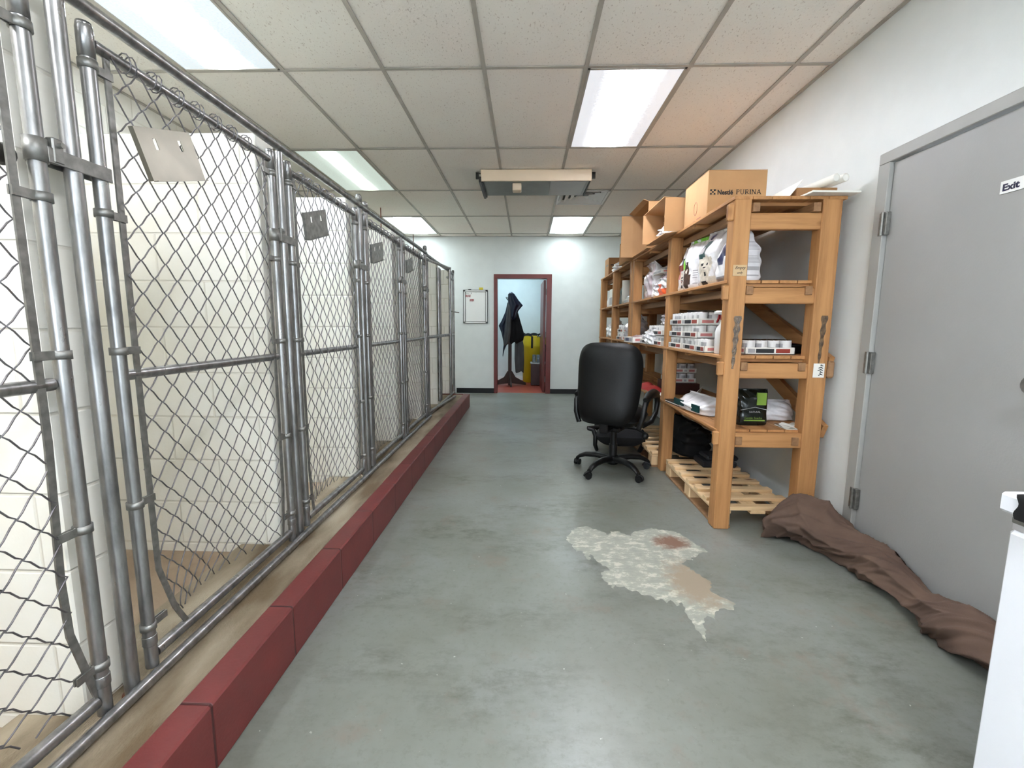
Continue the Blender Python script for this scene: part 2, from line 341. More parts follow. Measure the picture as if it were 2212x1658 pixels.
# ceiling
LX = -0.879; TW, TL, Y0 = .61, 1.22, 2.888
LIGHTS = {(-2, -1): 'left_near', (-2, 1): 'left_mid', (-2, 3): 'far', (2, 0): 'right', (2, 3): 'far', (-2, -3): 'rear', (2, -3): 'rear'}
tiles = MB(); random.seed(3); VENT = (2, 2)
for i in range(-4, 5):
    for j in range(-5, 5):
        x0, x1 = LX + i * TW, LX + (i + 1) * TW; y0, y1 = Y0 + j * TL, Y0 + (j + 1) * TL
        x0, x1 = max(x0, XL), min(x1, XW); y0, y1 = max(y0, YR), min(y1, YB)
        if x1 <= x0 or y1 <= y0 or (i, j) in LIGHTS: continue
        sag = random.uniform(.002, .007) + (.010 if j >= 2 else 0); tx, ty = random.uniform(-.002, .0032), random.uniform(-.002, .0032)
        if (i, j) == VENT: y0 = Y0 + j * TL + .61
        tiles.grid(lambda u, v: (x0 + (x1 - x0) * u, y0 + (y1 - y0) * v, ZC + .007 - sag * (16 * u * (1 - u) * v * (1 - v)) ** .6 + tx * (u - .5) + ty * (v - .5)), 6, 8, smooth=True)
struct('ceiling', tiles.box(XL, XW, YR, YB, ZC + .06, ZC + .12), 'tile')
g = MB()
for i in range(-3, 5): x = LX + i * TW; g.box(x - .012, x + .012, YR, YB, ZC - .001, ZC + .004)
for j in range(-4, 5): y = Y0 + j * TL; g.box(XL, XW, y - .012, y + .012, ZC - .0005, ZC + .0035)
g.box(XW - .022, XW, YR, YB, ZC - .002, ZC + .004).box(XL, XW, YB - .03, YB, ZC - .002, ZC + .004).box(XL, XL + .02, YR, YB, ZC - .002, ZC + .004)
struct('trim_3', g, 'grid')

# ceiling lights: pressed troffer frame and prismatic lens lit by the tubes above it
def lens(name, col, strength, edge, wdt):
    m, N, L, b = nodes(name); tc = N.new('ShaderNodeTexCoord').outputs['Object']
    sx = N.new('ShaderNodeSeparateXYZ'); L.new(tc, sx.inputs[0])
    ab = N.new('ShaderNodeMath'); ab.operation = 'ABSOLUTE'; L.new(sx.outputs[0], ab.inputs[0])
    nz = noise(N, L, tc, 60, 3, 0.6)
    ad = N.new('ShaderNodeMath'); ad.operation = 'MULTIPLY_ADD'; L.new(nz, ad.inputs[0]); ad.inputs[1].default_value = .10; L.new(ab.outputs[0], ad.inputs[2])
    pr = ramp(N, L, ad.outputs[0], [(0.0, 1.0), (0.06 + wdt, 1.0), (0.12 + wdt, 0.04), (0.20 + wdt, 0.0)], 'EASE')
    mr = N.new('ShaderNodeMapRange'); mr.inputs['To Min'].default_value = edge; mr.inputs['To Max'].default_value = strength; L.new(pr, mr.inputs['Value'])
    n2 = noise(N, L, tc, 90, 2, 0.5); m2 = N.new('ShaderNodeMapRange'); m2.inputs['From Min'].default_value = .3; m2.inputs['From Max'].default_value = .7; m2.inputs['To Min'].default_value = .84; m2.inputs['To Max'].default_value = 1.14; L.new(n2, m2.inputs['Value'])
    mu = N.new('ShaderNodeMath'); mu.operation = 'MULTIPLY'; L.new(mr.outputs[0], mu.inputs[0]); L.new(m2.outputs[0], mu.inputs[1])
    b.inputs['Base Color'].default_value = (.6, .62, .62, 1); b.inputs['Roughness'].default_value = .3
    b.inputs['Emission Color'].default_value = lin(*col); L.new(mu.outputs[0], b.inputs['Emission Strength'])
lens('lens_right', (244, 246, 255), LAMP['right'], .42, .045); lens('lens_left_near', (226, 240, 252), LAMP['left_near'], .40, .01)
lens('lens_left_mid', (224, 244, 232), LAMP['left_mid'], .30, .03); lens('lens_far', (238, 252, 255), LAMP['far'], .66, .08); lens('lens_rear', (244, 248, 255), LAMP['rear'], .8, .08)
LLAB = {(-2, -1): 'large lit ceiling light panel above the nearest kennels, at the top left', (-2, 1): 'dim lit ceiling light panel above the middle kennels, second of the left row', (-2, 3): 'bright ceiling light panel above the last kennels beside the back wall',
        (2, 0): 'bright ceiling light panel over the aisle, in front of the hanging beige unit', (2, 3): 'small looking bright ceiling light panel over the aisle next to the back wall',
        (-2, -3): 'ceiling light panel over the kennels behind the camera', (2, -3): 'ceiling light panel over the aisle behind the camera'}
for (i, j), k in LIGHTS.items():
    cx, cy = LX + (i + .5) * TW, Y0 + (j + .5) * TL
    t = thing('ceiling_light', LLAB[(i, j)], 'ceiling light', (cx, cy, ZC), group='recessed ceiling lights')
    a, c = TW / 2 - .012, TL / 2 - .012
    ob('frame', MB().box(-a, -a + .014, -c, c, -.004, .05).box(a - .014, a, -c, c, -.004, .05).box(-a, a, -c, -c + .014, -.004, .05).box(-a, a, c - .014, c, -.004, .05), 'grid', t)
    ob('diffuser', MB().box(-a + .012, a - .012, -c + .012, c - .012, .0, .005), 'lens_' + k, t)
    ob('housing', MB().box(-a + .002, a - .002, -c + .002, c - .002, .045, .058), 'white', t)
# square air diffuser
t = thing('air_vent', 'square louvred air vent in the ceiling behind the hanging beige unit', 'vent', (LX + 2.5 * TW, Y0 + 2 * TL + .305, ZC))
ob('frame', MB().box(-.295, -.27, -.295, .295, -.006, .004).box(.27, .295, -.295, .295, -.006, .004).box(-.295, .295, -.295, -.27, -.006, .004).box(-.295, .295, .27, .295, -.006, .004), 'white', t)
ob('duct', MB().box(-.29, .29, -.29, .29, .045, .055), 'dark_metal', t)
for k in range(4):
    s0, s1 = .265 - k * .065, .265 - k * .065 - .05
    mb = MB()
    for a in range(4):
        st = len(mb.v); mb.add([(-s0, -s0, -.002), (s0, -s0, -.002), (s1, -s1, .032), (-s1, -s1, .032), (-s0, -s0, .0), (s0, -s0, .0), (s1, -s1, .034), (-s1, -s1, .034)], [(0, 1, 2, 3), (4, 5, 6, 7), (0, 1, 5, 4), (2, 3, 7, 6)]); mb.xf(RZ(a * PI / 2), st)
    ob('louvre', mb, 'white', t)
# hanging unit
t = thing('ceiling_heater', 'long beige and grey boxy unit hanging under the ceiling over the aisle', 'ceiling unit', (.075, 4.62, ZC))
ob('front_panel', MB().box(-.54, .55, 0, .02, -.112, -.004, b=.004), 'beige_metal', t)
ob('housing', MB().prism([(.02, -.008), (.02, -.105), (.60, -.085), (.60, -.008)], 0, -.53, .53), 'grey_metal', t)
ob('lower_panel', MB().prism([(.03, -.109), (.03, -.112), (.56, -.092), (.56, -.088)], 0, .15, .50), 'door_grey', t)
ob('end_bracket', MB().box(-.56, -.535, -.004, .58, -.125, -.07, b=.003).box(-.535, -.52, .03, .55, -.12, -.105), 'dark_metal', t)
ob('end_bracket', MB().box(.535, .55, .02, .58, -.10, -.008, b=.003), 'dark_metal', t)
ob('sensor_box', MB().box(-.23, -.14, .10, .20, -.17, -.10, b=.006), 'beige_metal', t)
ob('hanger_strap', MB().box(.56, .60, .1, .12, -.06, 0).box(-.60, -.57, .1, .12, -.06, 0).box(-.6, .6, .1, .12, -.012, -.004), 'dark_metal', t)

# right grey door
t = thing('door_2', None, None, (XW, 0, 0), kind='structure')
f = MB().box(-.018, .12, DY1 - .045, DY1 + .024, 0, 2.014, b=.003).box(-.018, .12, DY0 - .024, DY0 + .045, 0, 2.014, b=.003).box(-.018, .12, DY0 - .024, DY1 + .024, 2.014, 2.068, b=.003)
ob('door_frame', f, 'frame_grey', t)
lf = ob('door_leaf', MB().box(.003, .047, DY0 + .049, DY1 - .049, .008, 2.008, b=.002), 'door_grey', t)
for z in (1.72, 1.03, .30):
    ob('hinge', MB().box(-.021, .0, DY1 - .067, DY1 - .018, z - .055, z + .055, b=.002).tube([(-.026, DY1 - .046, z - .056), (-.026, DY1 - .046, z + .056)], .0075, 10), 'galv_dull', t)
ob('lock_handle', MB().lathe([(.032, 0), (.032, .008), (.012, .012), (.012, .05), (.026, .055), (.026, .08), (.015, .088)], 16, (-.085, 1.55, 1.02), ax=0), 'galv_dull', t)
t = thing('exit_sign', 'small white strip sign reading Exit stuck on the grey door', 'sign', (XW + .003, 1.83, 1.757))
ob('sign_plate', MB().box(-.003, -.0005, -.25, 0, -.046, 0), 'white', t)
text('lettering', 'Exit', .034, 'sign_ink', face((-.0034, -.008, -.036), (0, -1, 0), (0, 0, 1)), t, bold=.0012, sx=1.12)
# back doorway and maroon frame, open leaf
t = thing('door_1', None, None, (0, YB, 0), kind='structure')
ob('door_frame', MB().box(BX0 - .04, BX0 + .02, -.02, .13, 0, 2.02, b=.003).box(BX1 - .035, BX1 + .05, -.02, .13, 0, 2.02, b=.003).box(BX0 - .04, BX1 + .05, -.02, .13, 2.02, 2.095, b=.003), 'maroon', t)
lfm = MB().box(0, .042, 0, .88, .01, 2.01, b=.002).xf(RZ(.03)); lfm.xf(Matrix.Translation((BX1 - .085, .135, 0)))
ob('door_leaf', lfm, 'maroon', t)
ob('door_handle', MB().lathe([(.028, 0), (.028, .01), (.01, .014), (.01, .04), (.024, .05), (.02, .07), (.008, .075)], 14, (BX1 - .09, .93, 1.0), ax=0).xf(Matrix.Translation((-.08, 0, 0))), 'galv_dull', t)
for z in (1.8, 1.05, .25): ob('hinge', MB().box(BX1 - .045, BX1 - .036, .03, .115, z - .05, z + .05), 'galv_dull', t)
# far room
struct('floor_far', MB().box(-1.6, 1.4, YB + .06, 10.05, -.1, 0), 'red_floor')
struct('wall_far', MB().box(-1.7, 1.5, 9.95, 10.1, -.05, 2.6).box(-1.75, -1.6, YB + .12, 9.95, -.05, 2.6).box(1.4, 1.5, YB + .12, 9.95, -.05, 2.6), 'wall_paint')
struct('ceiling_far', MB().box(-1.75, 1.5, YB + .12, 10.1, 2.6, 2.7), 'wall_paint')
struct('baseboard_far', MB().box(-1.6, 1.4, 9.94, 9.95, 0, .09), 'white')
t = thing('ceiling_light', 'flat ceiling lamp inside the far room beyond the doorway, hidden above the lintel', 'ceiling light', (-.35, 9.0, 2.6))
ob('frame', MB().box(-.32, .32, -.32, .32, -.02, 0, b=.004), 'white', t)
m, N, L, b = nodes('lens_far_room'); b.inputs['Emission Color'].default_value = lin(205, 238, 252); b.inputs['Emission Strength'].default_value = 17.0
ob('diffuser', MB().box(-.29, .29, -.29, .29, -.026, -.018), 'lens_far_room', t)
# bare patch in the floor paint
PP = [(.244,2.466),(.30,2.57),(.371,2.602),(.45,2.546),(.493,2.49),(.51,2.54),(.555,2.543),(.59,2.51),(.62,2.482),(.65,2.54),(.721,2.573),(.77,2.60),(.802,2.576),(.85,2.57),(.919,2.531),(.954,2.429),(.997,2.317),(.94,2.30),(.896,2.254),(.811,2.194),(.849,2.112),(.895,2.035),(.863,1.943),(.90,1.90),(.934,1.854),(.906,1.814),(.87,1.825),(.826,1.803),(.798,1.747),(.775,1.772),(.75,1.74),(.725,1.67),(.708,1.608),(.694,1.691),(.690,1.75),(.694,1.806),(.698,1.861),(.669,1.832),(.655,1.875),(.631,1.85),(.615,1.885),(.589,1.873),(.575,1.905),(.548,1.904),(.52,1.94),(.50,1.935),(.471,1.971),(.45,1.965),(.43,1.985),(.416,1.951),(.40,2.0),(.385,2.014),(.379,2.072),(.40,2.105),(.429,2.109),(.42,2.14),(.398,2.155),(.375,2.2),(.351,2.266),(.336,2.18),(.325,2.24),(.308,2.3),(.28,2.29),(.269,2.335),(.26,2.38),(.245,2.411)]
random.seed(5); pts = []
for i, p in enumerate(PP):
    q = PP[(i + 1) % len(PP)]; d = math.dist(p, q); k = max(1, int(d / .012)); nx, ny = (q[1] - p[1]) / d, -(q[0] - p[0]) / d
    for j in range(k): a = random.uniform(-.008, .008) * (0 if j == 0 else 1); pts.append((p[0] + (q[0] - p[0]) * j / k + nx * a, p[1] + (q[1] - p[1]) * j / k + ny * a, .0006))
mb = MB(); mb.v = pts; mb.f = [tuple(range(len(pts)))]; mb.m = [0]; mb.sm = [False]
me = bpy.data.meshes.new('bare'); me.from_pydata(pts, [], [tuple(range(len(pts)))]); me.materials.append(MATS['bare_patch'])
bmx = bmesh.new(); bmx.from_mesh(me); bmesh.ops.triangulate(bmx, faces=bmx.faces, ngon_method='EAR_CLIP')
for f_ in bmx.faces:
    f_.normal_update()
    if f_.normal.z < 0: f_.normal_flip()
bmx.to_mesh(me); bmx.free()
fl = bpy.data.objects['floor']; ob('bare_patch', me, None, fl)

# ------------------------------------------------------------------ kennel front
FX = -1.08; ZL = .191
POSTS = [.15, 1.085, 2.01, 2.95, 3.90, 4.83, 6.64]
fr = thing('pipe_fence', 'galvanised pipe frame of posts and rails standing along the kennel kerb', 'fence frame', (FX, 0, ZL))
for k, y in enumerate(POSTS):
    top = {3: 2.015, 5: 2.02, 6: 1.985}.get(k, 1.945) - ZL
    p = ob('post', MB().tube([(0, y, 0), (0, y, top)], .0178, 16), 'galv', fr)
    if k in (3, 5, 6): ob('cap', MB().lathe([(.0205, -.03), (.0205, 0), (.019, .010), (.012, .018), (.0, .021)], 16, (0, y, top)), 'galv_dull', p)
    ob('base_ring', MB().lathe([(.024, 0), (.024, .006), (.018, .008)], 16, (0, y, .0)), 'rust', p)
ob('post', MB().tube([(0, 3.06, 0), (0, 3.06, 1.80)], .017, 14).lathe([(.02, 1.79), (.02, 1.815), (.01, 1.825), (0, 1.826)], 14, (0, 3.06, 0)), 'galv', fr)
ob('header_rail', MB().tube([(0.012, .12, 1.962 - ZL), (0.012, 4.83, 1.962 - ZL)], .0165, 14), 'galv', fr)
ob('header_rail', MB().tube([(0.0, 4.83, 1.955 - ZL), (0.0, 6.64, 1.950 - ZL)], .0175, 12), 'galv', fr)
ob('bottom_rail', MB().tube([(0.03, -.3, .022), (0.03, 4.83, .022)], .016, 12), 'galv', fr)
ob('bottom_rail', MB().tube([(0.0, 4.83, .022), (0.0, 6.64, .022)], .016, 12), 'galv', fr)
for y in (3.55, 4.55): ob('tie_rod', MB().tube([(-.05, y, 1.7), (-.05, y, 1.91)], .004, 6), 'rust', fr)

def wire_mesh(y0, y1, z0, z1, dmg, seed, P=.0425, H=.0905):
    rnd = random.Random(seed); mb = MB(); n = int(round((y1 - y0) / P)); P = (y1 - y0) / n; k = int((z1 - z0) / (H / 2)); r = .0021
    def warp(x, y, z):
        v = max(0, 1 - (z - z0) / .55); u = (y - y0) / (y1 - y0)
        b = dmg * v * v * math.sin(PI * min(1, max(0, u * .85 + .1))); b *= .8
        x2 = x - .11 * b + .012 * math.sin(3 * z + seed) * (1 - v); z2 = z + .035 * b * (.2 + (1 - u)) ; y2 = y - .02 * b + .10 * dmg * v ** 2 * (1 - u) ** 3
        return (x2, y2, z2)
    for i in range(n):
        pts = []
        for j in range(k):
            ya, yb = (y0 + i * P, y0 + (i + 1) * P) if (j + i) % 2 == 0 else (y0 + (i + 1) * P, y0 + i * P)
            za, zb = z1 - j * H / 2, z1 - (j + 1) * H / 2
            for q in range(4):
                u = q / 4; s_ = u + .055 * math.sin(2 * PI * u)      # rounded bends
                over = .0035 if q == 0 else 0; sg = -1 if (j + i) % 2 == 0 else 1
                x = (.0045 if q in (0,) else 0) * (1 if (j + i) % 2 == 0 else -1)
                pts.append(warp(x, ya + (yb - ya) * s_ + sg * over, za + (zb - za) * u))
        if dmg and seed % 2 == 0 and i < 2: pts = pts[:-2]
        mb.tube(pts, r, 5, cap=False)
    # knuckled selvage along the top
    for i in range(n + 1):
        if i % 2 == 0: continue
        yc = y0 + i * P - (P if False else 0)
        mb.tube([(.004, yc - .004, z1), (.010, yc - .003, z1 + .014), (.006, yc, z1 + .024), (-.004, yc + .004, z1 + .022), (-.008, yc + .008, z1 + .008)], r, 5, cap=False)
    return mb
GATES = [(.225, 1.005), (1.153, 1.942), (2.080, 2.872), (3.03, 3.832), (3.968, 4.760)]
GLAB = ['chain link gate at the left edge of the photo, nearest of all',
        'whole chain link gate nearest the camera, with a shiny tilted metal plate near its top',
        'second whole chain link gate from the camera, with a dull grey tilted plate',
        'third whole chain link gate, narrow in view, behind the capped double post',
        'fourth and last meshed chain link gate, before the open pipe panel']
def collar(mb, y, z, r, sgn, reach, h=.02):
    mb.lathe([(r, -h / 2), (r + .0035, -h / 2), (r + .0035, h / 2), (r, h / 2)], 16, (0, y, z))
    mb.box(.002, .006, y, y + sgn * reach, z - h / 2, z + h / 2).box(-.006, -.002, y, y + sgn * reach, z - h / 2, z + h / 2)
    return mb
for gi, (a, b_) in enumerate(GATES):
    t = thing('kennel_gate', GLAB[gi], 'gate', (FX, a, ZL), group='chain link kennel gates'); W = b_ - a
    for y in (0, W):
        s_ = ob('stile', MB().tube([(0, y, .03 if y == 0 else .02), (0, y, 1.735)], .0162, 16).lathe([(.0178, 1.66), (.0178, 1.725), (.015, 1.74), (0, 1.742)], 14, (0, y, 0)).lathe([(.0178, .098), (.0184, .10), (.0184, .125), (.0178, .127)], 14, (0, y, 0)), 'galv', t)
        sg = 1 if y == 0 else -1
        for z in (1.645, 1.295, .945, .52, .155): ob('tension_band', collar(MB(), y, z, .0165, sg, .062), 'galv_dull', s_)
        # flat bar threaded through the wire, bent near the bottom
        bt = .10 if gi in (0, 1) and y == 0 or (gi == 0) else .03; sb = sg * (1 if gi != 0 else -1)
        ys = [(y + sg * .052, 1.70), (y + sg * .052, .5), (y + sg * .054, .30), (y + sg * (.054 + (bt if gi != 0 else -.03) * .45), .15), (y + sg * (.054 + (bt if gi != 0 else -.03)), .045)]
        if gi == 0 and y > 0: ys = [(y - .052, 1.70), (y - .052, .75), (y - .064, .42), (y - .06, .28), (y - .02, .10), (y - .005, .045)]
        mb = MB()
        for (p0, z0), (p1, z1) in zip(ys, ys[1:]):
            mb.add([(.002, p0 - .0085, z0), (.002, p0 + .0085, z0), (.002, p1 + .0085, z1), (.002, p1 - .0085, z1), (-.003, p0 - .0085, z0), (-.003, p0 + .0085, z0), (-.003, p1 + .0085, z1), (-.003, p1 - .0085, z1)], [(0, 1, 2, 3), (7, 6, 5, 4), (0, 3, 7, 4), (1, 5, 6, 2), (0, 4, 5, 1), (3, 2, 6, 7)])
        ob('tension_bar', mb, 'galv_dull', t)
    ob('top_rail', MB().tube([(0, .015, 1.700), (0, W - .015, 1.700)], .0145, 14), 'galv', t)
    ob('middle_rail', MB().tube([(-.012, .018, .878), (-.012, W - .018, .878)], .0150, 14), 'galv', t)
    ob('bottom_rail', MB().tube([(-.004, .018, .062), (-.004, W - .018, .062)], .0165, 14), 'galv', t)
    wm_ = wire_mesh(.052, W - .052, .045, 1.69, (1.0, 1.0, .8, .5, .5)[gi], gi * 2 + 1)
    ob('chain_link', wm_, 'wire', t)
    n = int((W - .12) / .085); rnd = random.Random(gi)
    for k in range(n):
        yc = .10 + k * .0853; ph = rnd.uniform(-.3, .3)
        ties = MB()
        for d in (0, .018):
            ties.tube([(.0225 * math.cos(q), yc + d + .010 * math.sin(q / 2 + ph) , 1.705 + .025 * math.sin(q)) for q in [i * PI / 5 + .4 for i in range(10)]], .0019, 5, closed=True, cap=False)
        ob('tie_wire', ties, 'wire', t)
    if gi in (0, 1, 2, 3, 4):
        z = 1.395; lt = MB().lathe([(.0168, -.025), (.0205, -.025), (.0205, .025), (.0168, .025)], 16, (0, W, z))
        lt.box(.014, .018, W + .01, W + .165, z - .022, z + .012, b=.001).box(-.024, -.020, W + .01, W + .15, z - .022, z + .012, b=.001).box(.0, .02, W + .02, W + .045, z - .02, z + .035, b=.003)
        lt.tube([(-.03, W + .034, z + .02), (.03, W + .034, z + .02)], .006, 8)
        l_ = ob('fork_latch', lt, 'galv_dull', t)
        if gi == 0: ob('latch_knob', MB().lathe([(0, -.03), (.004, -.03), (.004, -.015), (.02, -.012), (.024, 0), (.02, .012), (.024, .016), (.02, .03)], 14, (-.04, W - .05, z - .02), ax=1), 'dark_metal', l_)
# metal plates hung on the gates
PL = [('shiny tilted metal plate with two slots hung on the nearest whole gate', .03, 1.362, 1.70, 17.5, 'steel', .215, .135, -5),
      ('dull grey tilted plate with two slots hung on the second whole gate', .022, 2.298, 1.708, 17, 'galv_dull', .24, .125, 3),
      ('small grey plate hung on the third whole gate', .022, 3.223, 1.717, 14, 'galv_dull', .245, .125, 3),
      ('narrow looking pale grey plate hung on the last meshed gate', .022, 4.11, 1.745, 15, 'galv_dull', .21, .11, 3)]
def plate(W, Hh):
    mb = MB(); hw, hh = W / 2, Hh / 2
    xs = [-hw, -hw * .52, -hw * .40, hw * .40, hw * .52, hw]; zs = [-hh, hh * .18, hh * .62, hh]
    for i in range(5):
        for j in range(3):
            if i in (1, 3) and j == 1: continue
            mb.box(0, .002, xs[i], xs[i + 1], zs[j], zs[j + 1])
    mb.box(-.012, .002, -hw - .002, -hw, -hh, hh).box(-.012, .002, hw, hw + .002, -hh, hh).box(0, .014, -hw, hw, -hh - .002, -hh)
    return mb
for i, (lb, x, y, z, ang, mt_, W, Hh, lean) in enumerate(PL):
    o = ob('metal_plate', plate(W, Hh), mt_, label=lb, cat='plate', group='metal plates hung on the gates', loc=(FX + x, y, z))
    o.matrix_world = Matrix.Translation((FX + x, y, z)) @ Matrix.Rotation(math.radians(ang), 4, 'X') @ Matrix.Rotation(math.radians(lean), 4, 'Y')
# open pipe panel at the far end
t = thing('open_gate', 'open pipe panel without wire mesh at the far end of the kennels', 'gate', (FX, 4.83, ZL))
def st(name, pts, r=.017): return ob(name, MB().tube(pts, r, 12), 'galv', t)
st('stile', [(0, .07, .04), (0, .07, 1.70)]); st('stile', [(.035, 1.33, .05), (.035, 1.33, 1.79)], .02); st('stile', [(-.02, .80, .05), (-.02, .80, 1.72)], .02); st('stile', [(-.02, .90, .05), (-.02, .90, 1.72)], .016)
st('top_rail', [(0, .03, 1.715), (.035, 1.33, 1.775)]); st('middle_rail', [(0, .03, .885), (.02, 1.33, .885), (0, 1.79, .885)], .018)
st('bottom_rail', [(0, .03, .055), (.09, 1.33, .03)], .017); st('brace', [(0, 1.33, 1.66), (0, 1.79, 1.67)], .015)
st('latch_pin', [(-.03, 1.79, 1.22), (.09, 1.79, 1.20)], .008)
o = ob('leash', MB().tube([(-.03, .16, .87), (-.03, .14, .62), (-.035, .18, .60), (-.035, .20, .85)], .010, 8).tube([(-.03, .22, .87), (-.03, .20, .66), (-.035, .24, .64), (-.035, .26, .86)], .009, 8), 'black_cloth', label='black leash looped over the middle rail of the open pipe panel', cat='leash', loc=(FX, 4.83, ZL))

# whiteboard on the back wall
t = thing('whiteboard', 'small portrait whiteboard with red marker notes on the back wall', 'whiteboard', (-.90, YB, 1.533))
ob('board', MB().box(-.20, .20, -.012, -.004, -.275, .275), 'white', t)
ob('frame', MB().box(-.216, -.206, -.018, 0, -.29, .29, b=.002).box(.206, .216, -.018, 0, -.29, .29, b=.002).box(-.213, .213, -.018, 0, -.29, -.283, b=.002).box(-.213, .213, -.018, 0, .283, .29, b=.002), 'black_plastic', t)
ob('inner_frame', MB().box(-.207, -.180, -.016, 0, -.284, .284).box(.180, .207, -.016, 0, -.284, .284).box(-.207, .207, -.016, 0, -.284, -.258).box(-.207, .207, -.016, 0, .258, .284), 'white', t)
ob('inner_line', MB().box(-.183, -.175, -.0165, -.011, -.26, .26).box(.175, .183, -.0165, -.011, -.26, .26).box(-.181, .181, -.0165, -.011, -.262, -.254).box(-.181, .181, -.0165, -.011, .254, .262), 'black_plastic', t)
hw_ = MB()
def stroke(mb, pts, r=.004): mb.tube([(p[0], -.0135, p[1]) for p in pts], r, 5)
for dx, dz, s_ in ((-.165, .165, 1), (-.135, .165, .9), (-.105, .165, 1), (-.095, .09, .9), (-.068, .09, 1), (-.045, .09, .9)):
    stroke(hw_, [(dx, dz), (dx, dz + .035 * s_), (dx + .016, dz + .03), (dx + .004, dz + .018), (dx + .018, dz + .008)], .0038)
    stroke(hw_, [(dx - .004, dz + .036), (dx + .02, dz + .036)], .0034)
ob('marker_writing', hw_, 'red_marker', t)
ob('small_writing', MB().box(-.165, -.115, -.0135, -.0115, .222, .225).box(-.165, -.115, -.0135, -.0115, .234, .237).box(-.07, -.062, -.0135, -.0115, .215, .245), 'print_grey', t)
ob('sticky_note', MB().box(-.035, .035, -.004, -.002, 0, .04), 'note_yellow', label='yellow sticky note on the wall above the whiteboard', cat='note', loc=(-.80, YB, 1.826))
ob('marker_clip', MB().box(-.025, .025, -.02, 0, 0, .012, b=.003), 'black_plastic', label='black clip on top of the whiteboard frame', cat='clip', loc=(-1.0, YB, 1.823))

# ------------------------------------------------------------------ shelving racks
SX0, SX1 = 1.14, 1.72
ZS = [1.92, 1.474, 1.044, .605]
def rack(name, label, posts, yend, first):
    t = thing(name, label, 'shelving rack', (0, posts[0], 0)); y0 = posts[0]; R = random.Random(len(posts) + 3)
    for y in posts:
        for x in (SX0, SX1 - .105):
            yy = y - y0
            p = ob('post', MB().box(x, x + (.092 if x == SX0 else .105), yy, yy + .088, 0, 1.905, b=.005), 'wood_z', t)
        for z, c in ((1.79, 0), (1.385, 1), (.958, 2), (.548, 3)):
            ob('cross_rail', MB().box(SX0 + .09, SX1 - .10, yy + .01, yy + .048, z - .044, z + .044, b=.004), 'wood_x', t)
    L = yend - y0
    for i, z in enumerate(ZS):
        # pallet style shelf: deck boards over blocks and stringers
        nb = 6
        for k in range(nb):
            w_ = (SX1 - SX0 + .03) / nb; x = SX0 - .006 + k * w_
            ov = .02 if k == 0 else 0
            ob('shelf_board', MB().box(x, x + w_ - (.006 if i else .002), (.0 if i == 0 else .045), L, z - .018, z, b=.002), 'wood_y', t)
        ns = max(2, int(L / .55))
        for k in range(ns + 1):
            yy = .10 + (L - .2) * k / ns
            ob('batten', MB().box(SX0 + .01, SX1 - .01, yy - .035, yy + .035, z - .036, z - .018), 'wood_x', t)
        for x in (SX0 + .094, SX1 - .16): ob('bearer', MB().box(x, x + .038, -.0 if i else -.01, L, z - .084, z - .036, b=.002), 'old_y', t)
    return t
r1 = rack('shelving_rack', 'pine shelving rack nearest the camera, with open end facing the grey door', [2.60, 3.68, 4.90], 4.98, True)
# diagonal braces on the rear of the near rack
def beam(mb, p, q, w_, d_):
    p, q = Vector(p), Vector(q); a = (q - p).normalized(); s_ = Vector((1, 0, 0)); u = a.cross(s_).normalized()
    vs = [c + u * sx * w_ / 2 + s_ * sy * d_ / 2 for c in (p, q) for sx in (-1, 1) for sy in (-1, 1)]
    return mb.add(vs, [(0, 1, 3, 2), (4, 6, 7, 5), (0, 2, 6, 4), (1, 5, 7, 3), (0, 4, 5, 1), (2, 3, 7, 6)])
ob('diagonal_brace', beam(MB(), (1.752, .03, 1.0), (1.752, 1.06, 1.42), .085, .03), 'wood_y', r1)
ob('diagonal_brace', beam(MB(), (1.752, .03, .60), (1.752, .98, 1.02), .085, .03), 'wood_y', r1)
ob('strap_scar', MB().grid(lambda u, v: (1.197 - .012 * v + (u - .5) * .026 * (1.5 - v) * (1 + .25 * math.sin(v * 31)), -.0015, 1.27 - .30 * v), 6, 24), 'glue', r1)
ob('strap_scar', MB().grid(lambda u, v: (1.678 - .012 * v + (u - .5) * .024 * (1.4 - v) * (1 + .25 * math.sin(v * 27)), -.0015, 1.275 - .30 * v), 6, 24), 'glue', r1)
for z0, z1 in ((1.79, 1.88), (1.36, 1.44), (.93, 1.01), (.52, .60)): ob('end_block', MB().box(1.105, 1.14, .0, .03, z0, z1, b=.006), 'wood_z', r1)
ob('end_block', MB().box(1.725, 1.765, .0, .09, .92, 1.02, b=.01), 'old_x', r1)
r2 = rack('shelving_rack', 'far pine shelving rack next to the back wall, partly behind the office chair', [5.02, 6.02, 6.98], 7.06, False)
o = ob('note_card', MB().box(0, .075, -.002, 0, 0, .060), 'note_tan', label='tan card with handwritten words on the front post of the near rack', cat='note', loc=(1.150, 2.598, 1.492))
text('handwriting', 'Empty', .022, 'print_black', face((.010, -.0028, .037), (1, 0, 0), (0, 0, 1)), o, font_shear=.3); text('handwriting', 'only', .018, 'print_black', face((.022, -.0028, .012), (1, 0, 0), (0, 0, 1)), o, font_shear=.3)
o = ob('barcode_label', MB().box(0, .062, -.002, 0, 0, .08), 'paper', label='white label with black scribbles on the rear post of the near rack', cat='label', loc=(1.640, 2.598, .925))
mb = MB()
for k in range(5): mb.tube([(.030 + .008 * math.sin(k * 2), -.003, .012 + k * .014), (.045, -.003, .018 + k * .014), (.036, -.003, .024 + k * .012), (.052, -.003, .014 + k * .013)], .0022, 5)
ob('scribble', mb, 'print_black', o)

